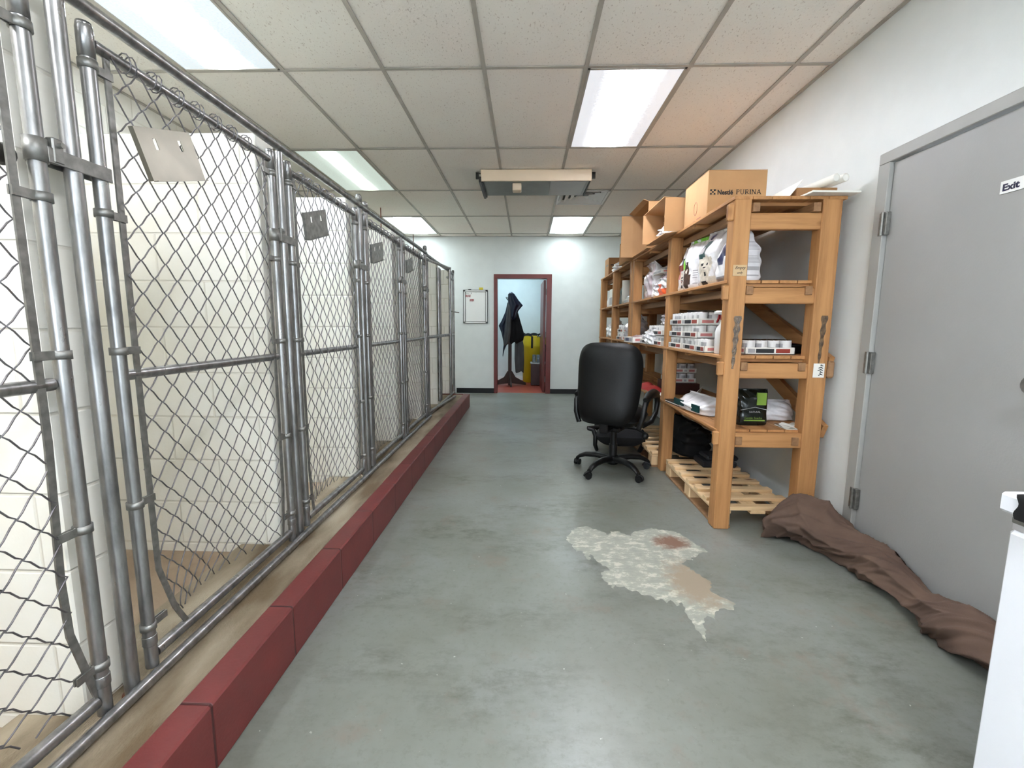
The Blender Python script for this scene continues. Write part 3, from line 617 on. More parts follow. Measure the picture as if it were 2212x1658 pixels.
# pallets on the floor under the rack
def pallet(label, loc, rz, ny=7, W=.50, Ln=.98, group='wooden pallets under the racks'):
    t = thing('wooden_pallet', label, 'pallet', loc, rz, group=group); hx = W / 2; R = random.Random(int(Ln * 100))
    for k in range(ny):
        y = -Ln / 2 + .03 + k * (Ln - .06) / (ny - 1); thick = .022
        j = R.uniform(-.01, .01)
        ob('deck_slat', MB().box(-hx + (.0 if k % 2 else .0), hx + j, y - .031, y + .031, .112, .134, b=.003), 'pallet_x', t)
    for x in (-hx + .045, 0, hx - .045): ob('stringer', MB().box(x - .045, x + .045, -Ln / 2, Ln / 2, .092, .112, b=.003), 'pallet_y', t)
    for x in (-hx + .045, hx - .045):
        for y in (-Ln / 2 + .06, 0, Ln / 2 - .06): ob('block', MB().box(x - .045, x + .045, y - .05, y + .05, .016, .092, b=.003), 'pallet_z', t)
        ob('runner', MB().box(x - .045, x + .045, -Ln / 2, Ln / 2, 0, .016, b=.002), 'old_x', t)
    return t
pallet('slatted wooden pallet lying on the floor under the open end of the near rack', (1.405, 3.105, 0), 0)
pallet('slatted wooden pallet on the floor behind the office chair, mostly hidden', (1.375, 4.32, 0), 0, ny=7, Ln=1.06, W=.56)

# ------------------------------------------------------------------ goods on the racks
def bag_mesh(W, D, H, paint, mats, seed=0, lean=0, top=.16, flop=0.0, e=.55, wr=.006, nu=96, nv=44, side=0):
    rnd = random.Random(seed); ph = [rnd.uniform(0, 6) for _ in range(8)]
    def f(u, v):
        a = 2 * PI * u; c_, s_ = math.cos(a), math.sin(a)
        prof = min(1, (v / .08) ** .5) if v < .08 else 1.0
        tp = 1 if v < 1 - top * 2.6 else max(.03, 1 - ((v - (1 - top * 2.6)) / (top * 2.4)) ** 1.3) if v < .985 else .03
        d = D / 2 * (.80 + .2 * prof) * tp * (1 + .06 * math.sin(5 * v + ph[0])); w_ = W / 2 * (.93 + .07 * prof) * (1 - .06 * math.sin(PI * v))
        x = w_ * math.copysign(abs(c_) ** e, c_); y = d * math.copysign(abs(s_) ** e, s_)
        k = wr * (math.sin(9 * u * 2 * PI + 13 * v + ph[1]) * .4 + math.sin(23 * v + ph[2] + 4 * x / W) * .5 + math.sin(15 * x / W + 21 * v + ph[3]) * .6) * (.4 + v)
        x += k * .6 * c_; y += k * s_ + flop * max(0, v - .72) ** 1.5 * D * 4
        return (x + lean * v * H, y, H * v)
    def g(u, v):
        a = 2 * PI * u; c_, s_ = math.cos(a), math.sin(a)
        if s_ < 0 and abs(c_) ** e < .93: return paint(math.copysign(abs(c_) ** e, c_) / 1.86 + .5, v)
        if side and c_ > 0 and abs(s_) ** e < .9: return side if (.10 < v < .125 or .20 < v < .27 or ((.34 < v < .48 or .58 < v < .74) and int(v * nv) % 2)) and abs(s_) ** e < .72 else 0
        return 0
    mb = MB(); mb.grid(f, nu, nv, mif=g)
    mb.grid(lambda u, v: tuple(a_ * (1 if True else 0) for a_ in (f(u, 0)[0] * v, f(u, 0)[1] * v, 0)), nu, 2)
    return mb
def circ(x, y, cx, cy, rx, ry): return ((x - cx) / rx) ** 2 + ((y - cy) / ry) ** 2 < 1
BM = ['film_white', 'print_grey', 'print_green', 'print_teal', 'print_navy', 'print_orange', 'print_brown', 'print_cream', 'print_black', 'print_pinkish', 'print_red', 'film_grey', 'film_pink', 'print_mid', 'plastic_white']
I = {n: i for i, n in enumerate(BM)}
def dog(x, y, cx, cy, s, fur, dark):
    u, v = (x - cx) / s, (y - cy) / (s * .8)
    if circ(u, v, 0, -.48, .30, .20): return I['print_pinkish'] if circ(u, v, 0, -.50, .16, .12) else I['print_black']
    if circ(u, v, 0, -.02, .21, .15) or circ(u, v, -.42, .24, .14, .11) or circ(u, v, .42, .24, .14, .11): return I['print_black']
    if circ(u, v, 0, -.05, .98, .95) or circ(u, v, -.85, .25, .35, .5) or circ(u, v, .85, .25, .35, .5): return I[fur]
    if circ(u, v, 0, -1.2, .55, .22): return I['print_black']
    return None
def paintA(x, v):
    if v > .5 and .30 < x < .95 and v < .86: return I['print_navy']
    if v > .34 and v <= .5 and .25 < x < .6: return I['print_navy']
    if circ(x, v, .78, .62, .2, .12): return I['film_white']
    if v < .12 and .3 < x < .9: return I['print_grey']
    return 0
def paintB(x, v):
    d = dog(x, v, .52, .33, .30, 'print_cream', 'print_black')
    if d is not None: return d
    if circ(x, v, .24, .62, .24, .20) and not circ(x, v, .25, .66, .12, .08): return I['print_teal']
    if circ(x, v, .38, .76, .16, .07) : return I['print_teal']
    if circ(x, v, .25, .66, .12, .08): return I['print_mid']
    if circ(x, v, .33, .90, .10, .05): return I['print_navy']
    if v < .16 and .35 < x: return I['print_cream']
    return 0
def paintC(x, v):
    if x < .22 and .42 < v < .66: return I['print_green']
    if v > .93: return I['print_green']
    if circ(x, v, .34, .40, .14, .10) or circ(x, v, .40, .20, .22, .18): return I['print_cream'] if circ(x, v, .34, .36, .05, .04) else I['print_brown']
    if circ(x, v, .22, .50, .06, .07) or circ(x, v, .46, .50, .06, .07): return I['print_brown']
    if .74 < x < .95 and .08 < v < .42 and int(v * 60) % 3 == 0: return I['print_mid']
    return 0
def paintD(x, v):
    d = dog(x, v, .60, .30, .20, 'print_cream', 'print_black')
    if d is not None: return d
    if .15 < x < .95 and .46 < v < .58: return I['print_red']
    if .3 < x < .9 and .6 < v < .72: return I['print_navy']
    if x < .4 and .28 < v < .5: return I['print_pinkish']
    return I['print_cream'] if v < .10 else 0
def paintE(x, v):
    d = dog(x, v, .35, .22, .22, 'film_white', 'print_black')
    if d is not None: return I['print_grey'] if d == 0 and x < .3 else d
    if x < .16 and .2 < v < .75: return I['print_orange']
    if .3 < x < .8 and .45 < v < .6 and int(v * 50) % 2: return I['print_mid']
    return I['film_pink']
def plainp(k): return lambda x, v: I[k]
def shelf_bag(name, label, cat, W, D, H, paint, x, y, z, rz=-90, group=None, rot=None, **kw):
    o = ob(name, bag_mesh(W, D, H, paint, BM, **kw), BM, label=label, cat=cat, group=group, loc=(x, y, z))
    o.rotation_euler = rot if rot else (0, 0, math.radians(rz)); return o
GF = 'pet food bags on the second shelf of the near rack'
z2 = ZS[1] + .001
shelf_bag('food_bag', 'white food bag with navy print and grey side text, nearest on the second shelf', 'bag', .23, .20, .305, paintA, 1.275, 2.815, z2, group=GF, seed=1, side=I['print_mid'], nv=84)
shelf_bag('food_bag', 'white food bag picturing a fluffy white dog with open mouth and a teal shape', 'bag', .27, .19, .36, paintB, 1.262, 3.07, z2, rz=-84, group=GF, seed=2, lean=.02)
shelf_bag('food_bag', 'tall white food bag with a bright green square and a brown dog', 'bag', .25, .17, .355, paintC, 1.245, 3.335, z2, rz=-80, group=GF, seed=3, lean=-.06)
shelf_bag('food_bag', 'cream and red food bag with navy band beside the second post of the near rack', 'bag', .20, .14, .34, paintD, 1.255, 3.545, z2, rz=-86, group=GF, seed=4)
shelf_bag('food_bag', 'large crumpled pinkish food bag with a black and white dog, in the middle bay', 'bag', .42, .20, .345, paintE, 1.28, 4.58, z2, rz=-96, group=GF, seed=5, lean=.12, flop=-.5, wr=.012)
shelf_bag('food_pouch', 'clear and orange pouch leaning low beside the crumpled pinkish bag', 'bag', .24, .10, .20, lambda x, v: I['print_orange'] if v < .3 or (x < .5 and v < .5) else I['film_pink'] if v > .7 else 0, 1.22, 4.02, z2, rz=-90, seed=6, wr=.012, lean=.1)
shelf_bag('food_pouch', 'silvery pouch lying against the orange one on the second shelf', 'bag', .18, .10, .17, lambda x, v: I['film_grey'] if circ(x, v, .5, .5, .35, .3) else 0, 1.23, 4.25, z2, rz=-100, seed=7, wr=.012)

# cans and packs
def can_mesh():
    mb = MB(); pr = [(.0295, 0), (.034, .004), (.034, .018), (.034, .032), (.034, .062), (.034, .08), (.0315, .085), (.0295, .082), (.001, .082)]
    def mf(i, j):
        a = j % 8
        if i in (0, 5): return 1
        if i >= 6: return 1
        if i == 3 and a in (0, 1, 2): return 2
        if i == 2 and a in (0, 1, 2, 3): return 3
        return 0
    mb.lathe(pr, 16, mif=mf); return mb.mesh('can', ['can_white', 'can_metal', 'print_mid', 'print_black'])
CAN = can_mesh()
def tray_mesh(W, D, h=.042, dark=False):
    mb = MB(); w_, d = W / 2, D / 2; t_ = .003
    mb.box(-w_, w_, -d, d, 0, t_).box(-w_, w_, -d, -d + t_, 0, h).box(-w_, w_, d - t_, d, 0, h).box(-w_, -w_ + t_, -d, d, 0, h).box(w_ - t_, w_, -d, d, 0, h)
    e = .0012
    # print on the two long sides and the two short ones
    for s_ in (-1, 1):
        for (a, b_, m_) in ((-.44, -.30, 1), (-.28, .08, 2), (.12, .40, 3)):
            mb.box(a * W, b_ * W, s_ * d, s_ * (d + e), h * .22, h * .80, mi=m_)
        for (a, b_, m_) in ((-.40, -.05, 4), (.02, .12, 1), (.2, .42, 4)):
            mb.box(s_ * w_, s_ * (w_ + e), a * D, b_ * D, h * .30, h * .74, mi=m_)
    return mb
def pack(label, x, y, z, rz, nx=4, ny=3, group='shrink wrapped trays of pet food cans', cup=False, scale=1.0):
    t = thing('can_tray', label, 'tray of cans', (x, y, z), math.radians(rz), group=group); s_ = .0725
    ob('tray', tray_mesh(nx * s_ + .008, ny * s_ + .008), ['paper', 'print_mid', 'dark_grey_box', 'print_red', 'print_pinkish'], t)
    R = random.Random(int(x * 1000 + y * 77 + z * 13))
    for i in range(nx):
        for j in range(ny):
            c = ob('can', CAN, None, t, loc=((i - (nx - 1) / 2) * s_, (j - (ny - 1) / 2) * s_, .0035), rot=(0, 0, R.uniform(0, 6.28)))
    t.scale = (scale,) * 3
    return t
z3 = ZS[2] + .001; GC = 'stacked trays of cans on the middle shelf of the near rack'
tier = ['bottom', 'middle', 'top']; PKH = .0885
for k in range(3):
    pack(f'tray of white cans, {tier[k]} of the stack touching the second post of the near rack', 1.262, 3.515 - .006 * k, z3 + k * PKH, -90, group=GC)
    pack(f'tray of white cans, {tier[k]} of the stack between the spray bottle and the far stack', 1.262, 3.208 + .010 * k, z3 + k * PKH, -90 + 3 * (k - 1), group=GC)
pack('short tray of white cans standing on the shelf just behind the spray bottle', 1.245, 2.968, z3, -90, nx=2, group=GC)
pack('tray of white cans with dark and red labels, seen beside the black box', 1.475, 2.835, z3, 0, nx=4, ny=2, group=GC)
for k in range(2):
    pack(f'tray of cans, {("lower", "upper")[k]} of the pair behind the second post in the middle bay', 1.255, 3.98, z3 + k * PKH, -90, group=GC)
shelf_bag('wrapped_pack', 'crinkled clear wrapped pack on top of the cans in the middle bay', 'pack', .2, .14, .13, plainp('film_grey'), 1.26, 3.97, z3 + 2 * PKH, seed=9, wr=.014)
pack('single tray of small white cans in the middle bay of the middle shelf', 1.25, 4.34, z3, -84, group=GC)
pack('tray holding three by two cans stacked on the single tray in the middle bay', 1.27, 4.36, z3 + PKH, -88, nx=3, ny=2, group=GC)
shelf_bag('wrapped_pack', 'torn white shrink wrapped pack in front of the middle bay cans', 'pack', .26, .10, .14, plainp('film_white'), 1.16, 4.18, z3, rz=-92, seed=10, wr=.016)
t = thing('carton_tray', 'low white open carton tray sticking out over the middle shelf edge', 'tray', (1.18, 4.695, z3), math.radians(-88))
ob('tray', tray_mesh(.35, .25, .055), ['paper', 'print_mid', 'print_navy', 'print_mid', 'print_pinkish'], t)
ob('contents', bag_mesh(.31, .21, .07, plainp('film_pink'), BM, seed=12, wr=.01, nu=48, nv=16), BM, t, loc=(0, 0, .004))
t = thing('carton_tray', 'small white tray with clear lidded bowls on top of the silvery pouches', 'tray', (1.24, 4.12, z2 + .195), math.radians(-88))
ob('tray', tray_mesh(.24, .16, .03), ['paper', 'print_mid', 'print_mid', 'print_mid', 'print_pinkish'], t)
for k in range(3): ob('bowl', MB().lathe([(.02, 0), (.034, .045), (.037, .05), (.02, .062), (.0, .064)], 16), 'film_grey', t, loc=(-.075 + k * .075, 0, .004))
pack('silver tray of cans on the middle shelf of the far rack', 1.26, 5.62, z3, -90, group='can trays on the far rack'); pack('upper tray of cans stacked on the middle shelf of the far rack', 1.27, 5.62, z3 + PKH, -86, nx=3, group='can trays on the far rack')
shelf_bag('plastic_sack', 'puffy clear plastic sack next to the double post on the far rack', 'bag', .3, .22, .30, plainp('film_grey'), 1.28, 5.28, z3, seed=14, wr=.02)
shelf_bag('plastic_sack', 'white crumpled sack at the far end of the middle shelf', 'bag', .42, .2, .25, plainp('film_white'), 1.28, 6.48, z3, seed=15, wr=.02)
ob('jar', MB().lathe([(.04, 0), (.045, .01), (.045, .10), (.03, .115), (.033, .12), (.033, .14), (0, .142)], 16), 'black_plastic', label='small black lidded jar next to the white crumpled sack', cat='jar', loc=(1.22, 6.24, z3))
# second shelf of the far rack
ob('paper_roll', MB().lathe([(.02, .0), (.058, 0), (.058, .28), (.02, .28), (.018, .26)], 24), 'paper', label='upright white paper roll on the second shelf of the far rack', cat='roll', loc=(1.21, 5.55, z2))
shelf_bag('food_bag', 'dark green bag standing left of the white paper roll', 'bag', .26, .16, .30, lambda x, v: I['print_teal'], 1.27, 5.82, z2, seed=16)
t = thing('carton_tray', 'small white tray of wrapped packs at the near end of the far rack second shelf', 'tray', (1.22, 5.27, z2), math.radians(-90)); ob('tray', tray_mesh(.22, .16, .04), ['paper', 'print_mid', 'print_mid', 'print_mid', 'print_pinkish'], t); ob('contents', bag_mesh(.19, .13, .10, plainp('film_white'), BM, seed=17, wr=.01, nu=40, nv=14), BM, t, loc=(0, 0, .004))
ob('bottle', MB().lathe([(.03, 0), (.034, .01), (.034, .19), (.02, .215), (.02, .24), (0, .242)], 16), 'print_cream', label='slim cream bottle beside the third post of the far rack', cat='bottle', loc=(1.20, 6.16, z2))
o = ob('carton', MB().box(-.10, .10, -.13, .13, 0, .245, b=.003), 'paper', label='white carton standing on the second shelf near the back wall', cat='box', loc=(1.28, 6.40, z2)); ob('label_panel', MB().box(-.1015, -.10, -.11, .11, .03, .13), 'print_mid', o)
ob('bottle', MB().lathe([(.03, 0), (.036, .01), (.036, .10), (.014, .135), (.014, .15), (0, .152)], 16), 'plastic_white', label='short white bottle at the far end of the second shelf', cat='bottle', loc=(1.22, 6.74, z2))
# spray bottle
t = thing('spray_bottle', 'white spray bottle with red and white trigger at the front of the middle shelf', 'bottle', (1.205, 2.80, z3), math.radians(-60))
ob('bottle_body', MB().lathe([(.040, 0), (.045, .006), (.045, .105), (.0448, .108), (.045, .112), (.045, .135), (.040, .155), (.020, .185), (.0165, .20), (.0165, .215)], 24), 'plastic_white', t)
ob('collar', MB().lathe([(.019, .205), (.019, .232), (.014, .238)], 20), 'nozzle_red', t)
tr = ob('trigger_head', MB().box(-.058, .030, -.011, .011, .238, .262, b=.006).box(-.066, -.056, -.007, .007, .242, .258, b=.002), 'plastic_white', t)
ob('trigger', MB().prism([(-.035, .238), (-.028, .238), (-.030, .215), (-.044, .19), (-.050, .19), (-.040, .215)], 1, -.006, .006), 'nozzle_red', t)
t = thing('storage_box', 'black box with a dark purple cloth top at the back of the middle shelf', 'box', (1.665, 2.99, z3)); ob('box_body', MB().box(-.10, .09, -.12, .18, 0, .055, b=.006), 'black_cloth', t); ob('cloth_top', MB().grid(lambda u, v: (-.10 + .19 * u, -.12 + .30 * v, .0555 + .014 * math.sin(PI * u) * (.6 + .4 * math.sin(5 * v))), 12, 12), 'purple_cloth', t)

# fourth shelf
z4 = ZS[3] + .001
o = shelf_bag('wipes_pack', 'large white pack with teal windows lying on the fourth shelf', 'pack', .42, .26, .12, lambda x, v: 0, 1.285, 3.21, z4, rz=-82, seed=20, top=.2, wr=.008, e=.5)
for (a, b_, c, d) in ((.02, .15, .0, .06), ): ob('print_window', MB().box(-.19, -.05, -.139, -.130, .03, .072), 'print_teal', o); ob('print_window', MB().box(.07, .17, -.139, -.130, .022, .07), 'print_teal', o)
shelf_bag('treat_pouch', 'black stand up pouch with lime green stripe on the fourth shelf', 'pouch', .185, .08, .225, lambda x, v: 0, 1.405, 2.79, z4, rz=0, seed=21, top=.10, wr=.003)
o = bpy.data.objects['treat_pouch']; o.data.materials.clear(); o.data.materials.append(MATS['pouch_black'])
ob('green_window', MB().box(.012, .068, -.0425, -.030, .128, .205), 'pouch_green', o); ob('stripe', MB().box(-.06, .064, -.047, -.038, .030, .037), 'pouch_green', o)
text('lettering', 'Gentle Snacks', .0185, 'pouch_green', face((-.060, -.0475, .043), (1, 0, 0), (0, 0, 1)), o); text('lettering', 'NATURAL', .015, 'print_mid', face((-.034, -.0475, .082), (1, 0, 0), (0, 0, 1)), o)
ob('chevron', MB().tube([(-.085, -.0455, .098), (.0, -.0455, .116), (.085, -.0455, .098)], .0016, 6), 'print_mid', o)
o = shelf_bag('plastic_bag', 'white bag with grey barcode lying behind the black pouch', 'bag', .26, .16, .13, lambda x, v: I['print_mid'] if .3 < x < .55 and .35 < v < .7 and int(x * 40) % 2 else 0, 1.62, 2.97, z4, rz=0, seed=22, wr=.012, top=.2)
ob('paper_sheets', MB().grid(lambda u, v: (-.05 + .12 * u, -.07 + .14 * v, .004 + .012 * math.sin(6 * u + 2 * v) ** 2), 10, 10).box(-.05, .06, -.07, .06, 0, .0032), 'paper', label='curled white papers at the rear near corner of the fourth shelf', cat='papers', loc=(1.60, 2.72, z4))
t = thing('magazine_stack', 'dark glossy magazines lying by the second post on the fourth shelf', 'magazines', (1.215, 3.50, z4), .1)
for k in range(3): ob('magazine', MB().box(-.07, .10, -.13 + .01 * k, .12 + .012 * k, k * .007, k * .007 + .006), ('black_plastic', 'paper', 'black_plastic')[k], t)
ob('white_board', beam(MB(), (0, 0, .0), (0, .0, .13), .30, .004), 'paper', label='curved white plastic sheet standing behind the magazines', cat='sheet', loc=(1.33, 3.55, z4), rot=(0, math.radians(22), math.radians(-28)))
ob('sheet_of_paper', MB().box(0, .12, 0, .17, 0, .0032), 'paper', label='white sheet of paper lying on the fourth shelf edge behind the office chair', cat='paper', loc=(1.15, 3.92, z4))
for k, (zz, lb) in enumerate(((0, 'lower dark can tray above the red cloth'), (.0885, 'upper dark can tray under the middle shelf, behind the office chair'))):
    pack(lb, 1.42, 4.20, z4 + .10 + zz, -90, group='dark can trays above the red cloth')
t = ob('storage_crate', MB().box(-.13, .13, -.2, .2, 0, .098, b=.004), 'dark_red_wood', label='low dark red crate under the dark can trays', cat='crate', loc=(1.42, 4.20, z4))
ob('red_cloth', MB().grid(lambda u, v: (-.06 + .14 * u + .01 * math.sin(9 * v), -.24 + .48 * v, max(.001, .075 * math.sin(PI * u) ** .6 * (.6 + .4 * math.sin(7 * v + 2 * u)) * math.sin(PI * v) ** .4)), 16, 30), 'red_cloth', label='crumpled red cloth on the fourth shelf behind the chair back', cat='cloth', loc=(1.20, 4.35, z4))
# black bin liner and box on the pallet
o = ob('dog_bed', bag_mesh(.60, .31, .26, lambda x, v: 0, ['black_cloth'], seed=30, wr=.02, top=.12, e=.6), 'black_cloth', label='big black padded bed bundled on the pallets behind the second post', cat='pet bed', loc=(1.42, 3.92, .135), rot=(0, 0, math.radians(-90)))
ob('folded_tarp', MB().box(-.16, .10, -.10, .10, 0, .05, b=.012).box(-.12, .12, -.08, .10, .05, .085, b=.012), 'dark_grey_box', label='folded dark grey sheet on the pallet in front of the black bed', cat='sheet', loc=(1.52, 3.46, .135))

# ------------------------------------------------------------------ things on top of the racks
z1 = ZS[0] + .001
t = thing('cardboard_box', 'closed cardboard box with black brand lettering on top of the near rack', 'box', (1.155, 3.045, z1)); BW, BD, BH = .37, .42, .278
ob('carton_body', MB().box(0, BW, 0, BD, 0, BH, b=.003), 'cardboard', t)
ob('top_flap', MB().box(.001, BW - .001, .001, BD / 2 - .002, BH, BH + .003).box(.001, BW - .001, BD / 2 + .002, BD - .001, BH, BH + .003), 'cardboard', t)
text('lettering', 'Nestlé', .040, 'print_black', face((.060, -.0012, .130), (1, 0, 0), (0, 0, 1)), t, bold=.0011, sx=.93)
# serif capitals for the second word
pm = MB(); cx = .180; hC = .029; y0, y1 = -.0012, -.0004
def seg(x0, z0, x1, z1, w_):
    d = math.hypot(x1 - x0, z1 - z0); nx, nz = -(z1 - z0) / d * w_ / 2, (x1 - x0) / d * w_ / 2
    pm.prism([(cx + x0 + nx,   .131 + z0 + nz), (cx + x1 + nx, .131 + z1 + nz), (cx + x1 - nx, .131 + z1 - nz), (cx + x0 - nx,   .131 + z0 - nz)], 1, y0, y1)
def stem(x): seg(x, 0, x, hC, .0054); seg(x - .005, .0006, x + .005, .0006, .0020); seg(x - .005, hC - .0006, x + .005, hC - .0006, .0020)
def arc(x, z, rx, rz, a0, a1, w_, n=8):
    P_ = [(x + rx * math.cos(a0 + (a1 - a0) * i / n), z + rz * math.sin(a0 + (a1 - a0) * i / n)) for i in range(n + 1)]
    for p, q in zip(P_, P_[1:]): seg(*p, *q, w_)
for ch in 'PURINA':
    if ch in 'PR':
        stem(.004); seg(.004, hC - .001, .011, hC - .001, .0023); seg(.004, hC * .46, .011, hC * .46, .0023); arc(.011, hC * .73, .0075, hC * .26, -PI / 2, PI / 2, .0034)
        if ch == 'R': seg(.010, hC * .46, .023, .001, .004); adv = .028
        else: adv = .0245
    elif ch == 'U': seg(.004, .010, .004, hC, .004); seg(.022, .010, .022, hC, .0032); arc(.013, .010, .009, .0095, PI, 2 * PI, .003); seg(-.001, hC - .0006, .009, hC - .0006, .0020); seg(.018, hC - .0006, .026, hC - .0006, .0020); adv = .031
    elif ch == 'I': stem(.005); adv = .0135
    elif ch == 'N': seg(.004, 0, .004, hC, .0032); seg(.024, 0, .024, hC, .0032); seg(.004, hC, .024, 0, .0042); seg(0, .0006, .008, .0006, .0020); seg(-.001, hC - .0006, .006, hC - .0006, .0020); seg(.020, hC - .0006, .028, hC - .0006, .0020); adv = .032
    else: seg(.002, 0, .0135, hC, .0032); seg(.0135, hC, .0245, 0, .0042); seg(.006, hC * .36, .021, hC * .36, .0023); seg(-.001, .0006, .006, .0006, .0020); seg(.020, .0006, .029, .0006, .0020); adv = .028
    cx += adv
ob('lettering', pm, 'print_black', t)
ck = MB()
for i in range(3):
    for j in range(3):
        if (i + j) % 2 == 0: ck.box(.015 + i * .0115, .015 + i * .0115 + .0105, -.0012, -.0004, .130 + j * .0105, .130 + j * .0105 + .0098)
ck.box(.0135, .052, -.0011, -.0004, .1285, .1295).box(.0135, .052, -.0011, -.0004, .1615, .1625)
ob('checker_mark', ck, 'print_black', t)
ob('side_print', MB().tube([(-.0005, .20 + .03 * math.cos(a * .7), .09 + .045 * math.sin(a * .7)) for a in range(9)], .0012, 5, closed=True).box(-.001, 0, .10, .17, .004, .016).box(-.001, 0, .20, .24, .002, .012), 'print_red', t)
ob('small_carton', MB().box(-.035, .035, -.02, .02, 0, .055, b=.002), 'blue', label='small blue carton on top of the lettered cardboard box', cat='box', loc=(1.45, 3.36, z1 + BH + .004), rot=(0, .25, .3))
def open_box(label, x, y, z, W, D, H, flaps):
    t = thing('cardboard_box', label, 'box', (x, y, z)); e = .004   # open towards -x
    ob('carton_body', MB().box(0, W, 0, e, 0, H).box(0, W, D - e, D, 0, H).box(0, W, 0, D, 0, e).box(0, W, 0, D, H - e, H).box(W - e, W, 0, D, 0, H), 'cardboard', t)
    for (k, ln, ang) in flaps:
        if k == 'far': m_ = MB().box(-ln, 0, 0, e, .002, H - .002).xf(RZ(ang)); m_.xf(Matrix.Translation((0, D - e, 0)))
        if k == 'near': m_ = MB().box(-ln, 0, 0, e, .002, H - .002).xf(RZ(ang))
        if k == 'top': m_ = MB().box(-ln, 0, .002, D - .002, 0, e).xf(Matrix.Rotation(ang, 4, 'Y')); m_.xf(Matrix.Translation((0, 0, H - e)))
        if k == 'bottom': m_ = MB().box(-ln, 0, .002, D - .002, 0, e).xf(Matrix.Rotation(ang, 4, 'Y'))
        ob('flap', m_, 'cardboard', t)
    return t
t = open_box('open cardboard box lying on its side beside the lettered box, with clear film inside', 1.16, 3.53, z1, .36, .56, .245, [('far', .15, .0), ('top', .14, .04), ('bottom', .12, -.12), ('near', .13, .0)])
ob('round_mark', MB().lathe([(0, 0), (.016, 0), (.016, .001), (0, .001)], 20, (.30, -.0015, .045), ax=1).box(.298, .302, -.001, 0, .065, .15), 'print_black', t)
shelf_bag('film_bundle', 'bundle of clear crinkled film spilling from the open cardboard box', 'plastic film', .30, .20, .15, plainp('film_white'), 1.17, 3.76, z1 + .006, seed=40, wr=.03, top=.3)
open_box('taller open cardboard box behind the first open one on the rack top', 1.10, 4.28, z1, .40, .58, .42, [('far', .12, -.1), ('top', .05, .3)])
o = open_box('brown carton with its flaps open above the double post', 1.10, 5.12, z1, .40, .40, .25, [('near', .05, .1)])
o = ob('cardboard_box', MB().box(0, .34, 0, .30, 0, .26, b=.003), 'cardboard_in', label='dark printed carton at the far end of the rack top, near the back wall', cat='box', loc=(1.17, 6.62, z1)); ob('print', MB().box(.03, .20, -.001, 0, .15, .165).box(.05, .18, -.001, 0, .12, .135).box(-.001, 0, .05, .2, .15, .17), 'print_black', o)
shelf_bag('plastic_bag', 'small white bag beside the dark printed carton on the far rack top', 'bag', .2, .12, .13, plainp('film_white'), 1.22, 6.22, z1, seed=41, wr=.015)
shelf_bag('plastic_bag', 'tall white paper bag beside the brown carton on the far rack top', 'bag', .2, .12, .24, plainp('plastic_white'), 1.22, 5.72, z1, seed=42, wr=.008)
# papers and tubes at the near corner
ob('foam_board', MB().box(0, .26, 0, .36, 0, .010, b=.001), 'paper', label='white foam board lying on the near rear corner of the rack top', cat='board', loc=(1.512, 2.535, z1), rot=(0, 0, .04))
t = thing('flat_carton', 'flattish white and brown carton under the two white tubes', 'box', (1.50, 2.66, z1 + .014))
ob('carton_body', MB().box(0, .22, .0, .40, 0, .045, b=.002), 'cardboard_in', t); ob('lid', MB().add([(-.03, .02, .0), (-.03, .5, .0), (0.03, .5, .085), (0.03, .0, .085), (-.033, .02, .0), (-.033, .5, .0), (.027, .5, .088), (.027, .0, .088)], [(0, 1, 2, 3), (7, 6, 5, 4), (0, 3, 7, 4), (1, 5, 6, 2), (0, 4, 5, 1), (3, 2, 6, 7)]), 'paper', t)
for k, (x, zz) in enumerate(((1.648, .083), (1.697, .084))):
    dr = Vector((-.25, 1, -.05)).normalized(); p = Vector((x, 2.565, z1 + zz))
    o = ob('paper_tube', MB().tube([p, p + dr * .44], .021, 18, cap=False), 'paper', label=('left', 'right')[k] + ' white paper tube of the pair on top of the near rack', cat='tube', group='paper tubes on the rack top')
    ob('dark_bore', MB().tube([p + dr * .003, p + dr * .43], .011, 14, mi=0), 'black_plastic', o); ob('tube_end', MB().lathe([(.011, 0), (.0208, 0), (.0208, .004), (.011, .004)], 18).xf(dr.to_track_quat('Z', 'Y').to_matrix().to_4x4()).xf(Matrix.Translation(p)), 'paper', o)  # black plug puts the shade inside the open tube into colour

# ------------------------------------------------------------------ office chairs
t = thing('office_chair', 'black high back office chair on castors, turned away, in front of the racks', 'office chair', (.74, 3.69, 0), math.radians(-30))
def pad(W, H, T, crown, seed=0, bow=.0, nu=28, nv=28, rr=.28):
    # rounded cushion in xz, thickness along y; returns closed surface
    mb = MB()
    def pt(u, v, side):
        x, z = 2 * u - 1, 2 * v - 1
        k = max(abs(x), abs(z)); 
        ex = 4.6
        n_ = (abs(x) ** ex + abs(z) ** ex) ** (1 / ex) or 1
        px, pz = (x / n_ * k, z / n_ * k) if k > 0 else (0, 0)
        th = (max(0, 1 - k ** 4)) ** .5
        wz = 1 - .12 * (1 - v) ** 2 - .05 * max(0, v - .7)
        return (px * W / 2 * wz, side * T / 2 * th * (1 + crown * (1 - px * px)) + bow * (px * px) + .05 * math.sin(PI * v) * .4, pz * H / 2)
    mb.grid(lambda u, v: pt(u, v, 1), nu, nv); mb.grid(lambda u, v: pt(u, v, -1), nu, nv); return mb
bk = pad(.54, .64, .12, .2, bow=.05); bk.xf(Matrix.Rotation(math.radians(-8), 4, 'X')).xf(Matrix.Translation((0, -.235, .765)))
ob('backrest', bk, 'black_leather', t)
sp_ = pad(.52, .50, .13, .1); sp_.xf(Matrix.Rotation(math.radians(90), 4, 'X')).xf(Matrix.Translation((0, .02, .465)))
ob('seat', sp_, 'black_leather', t)
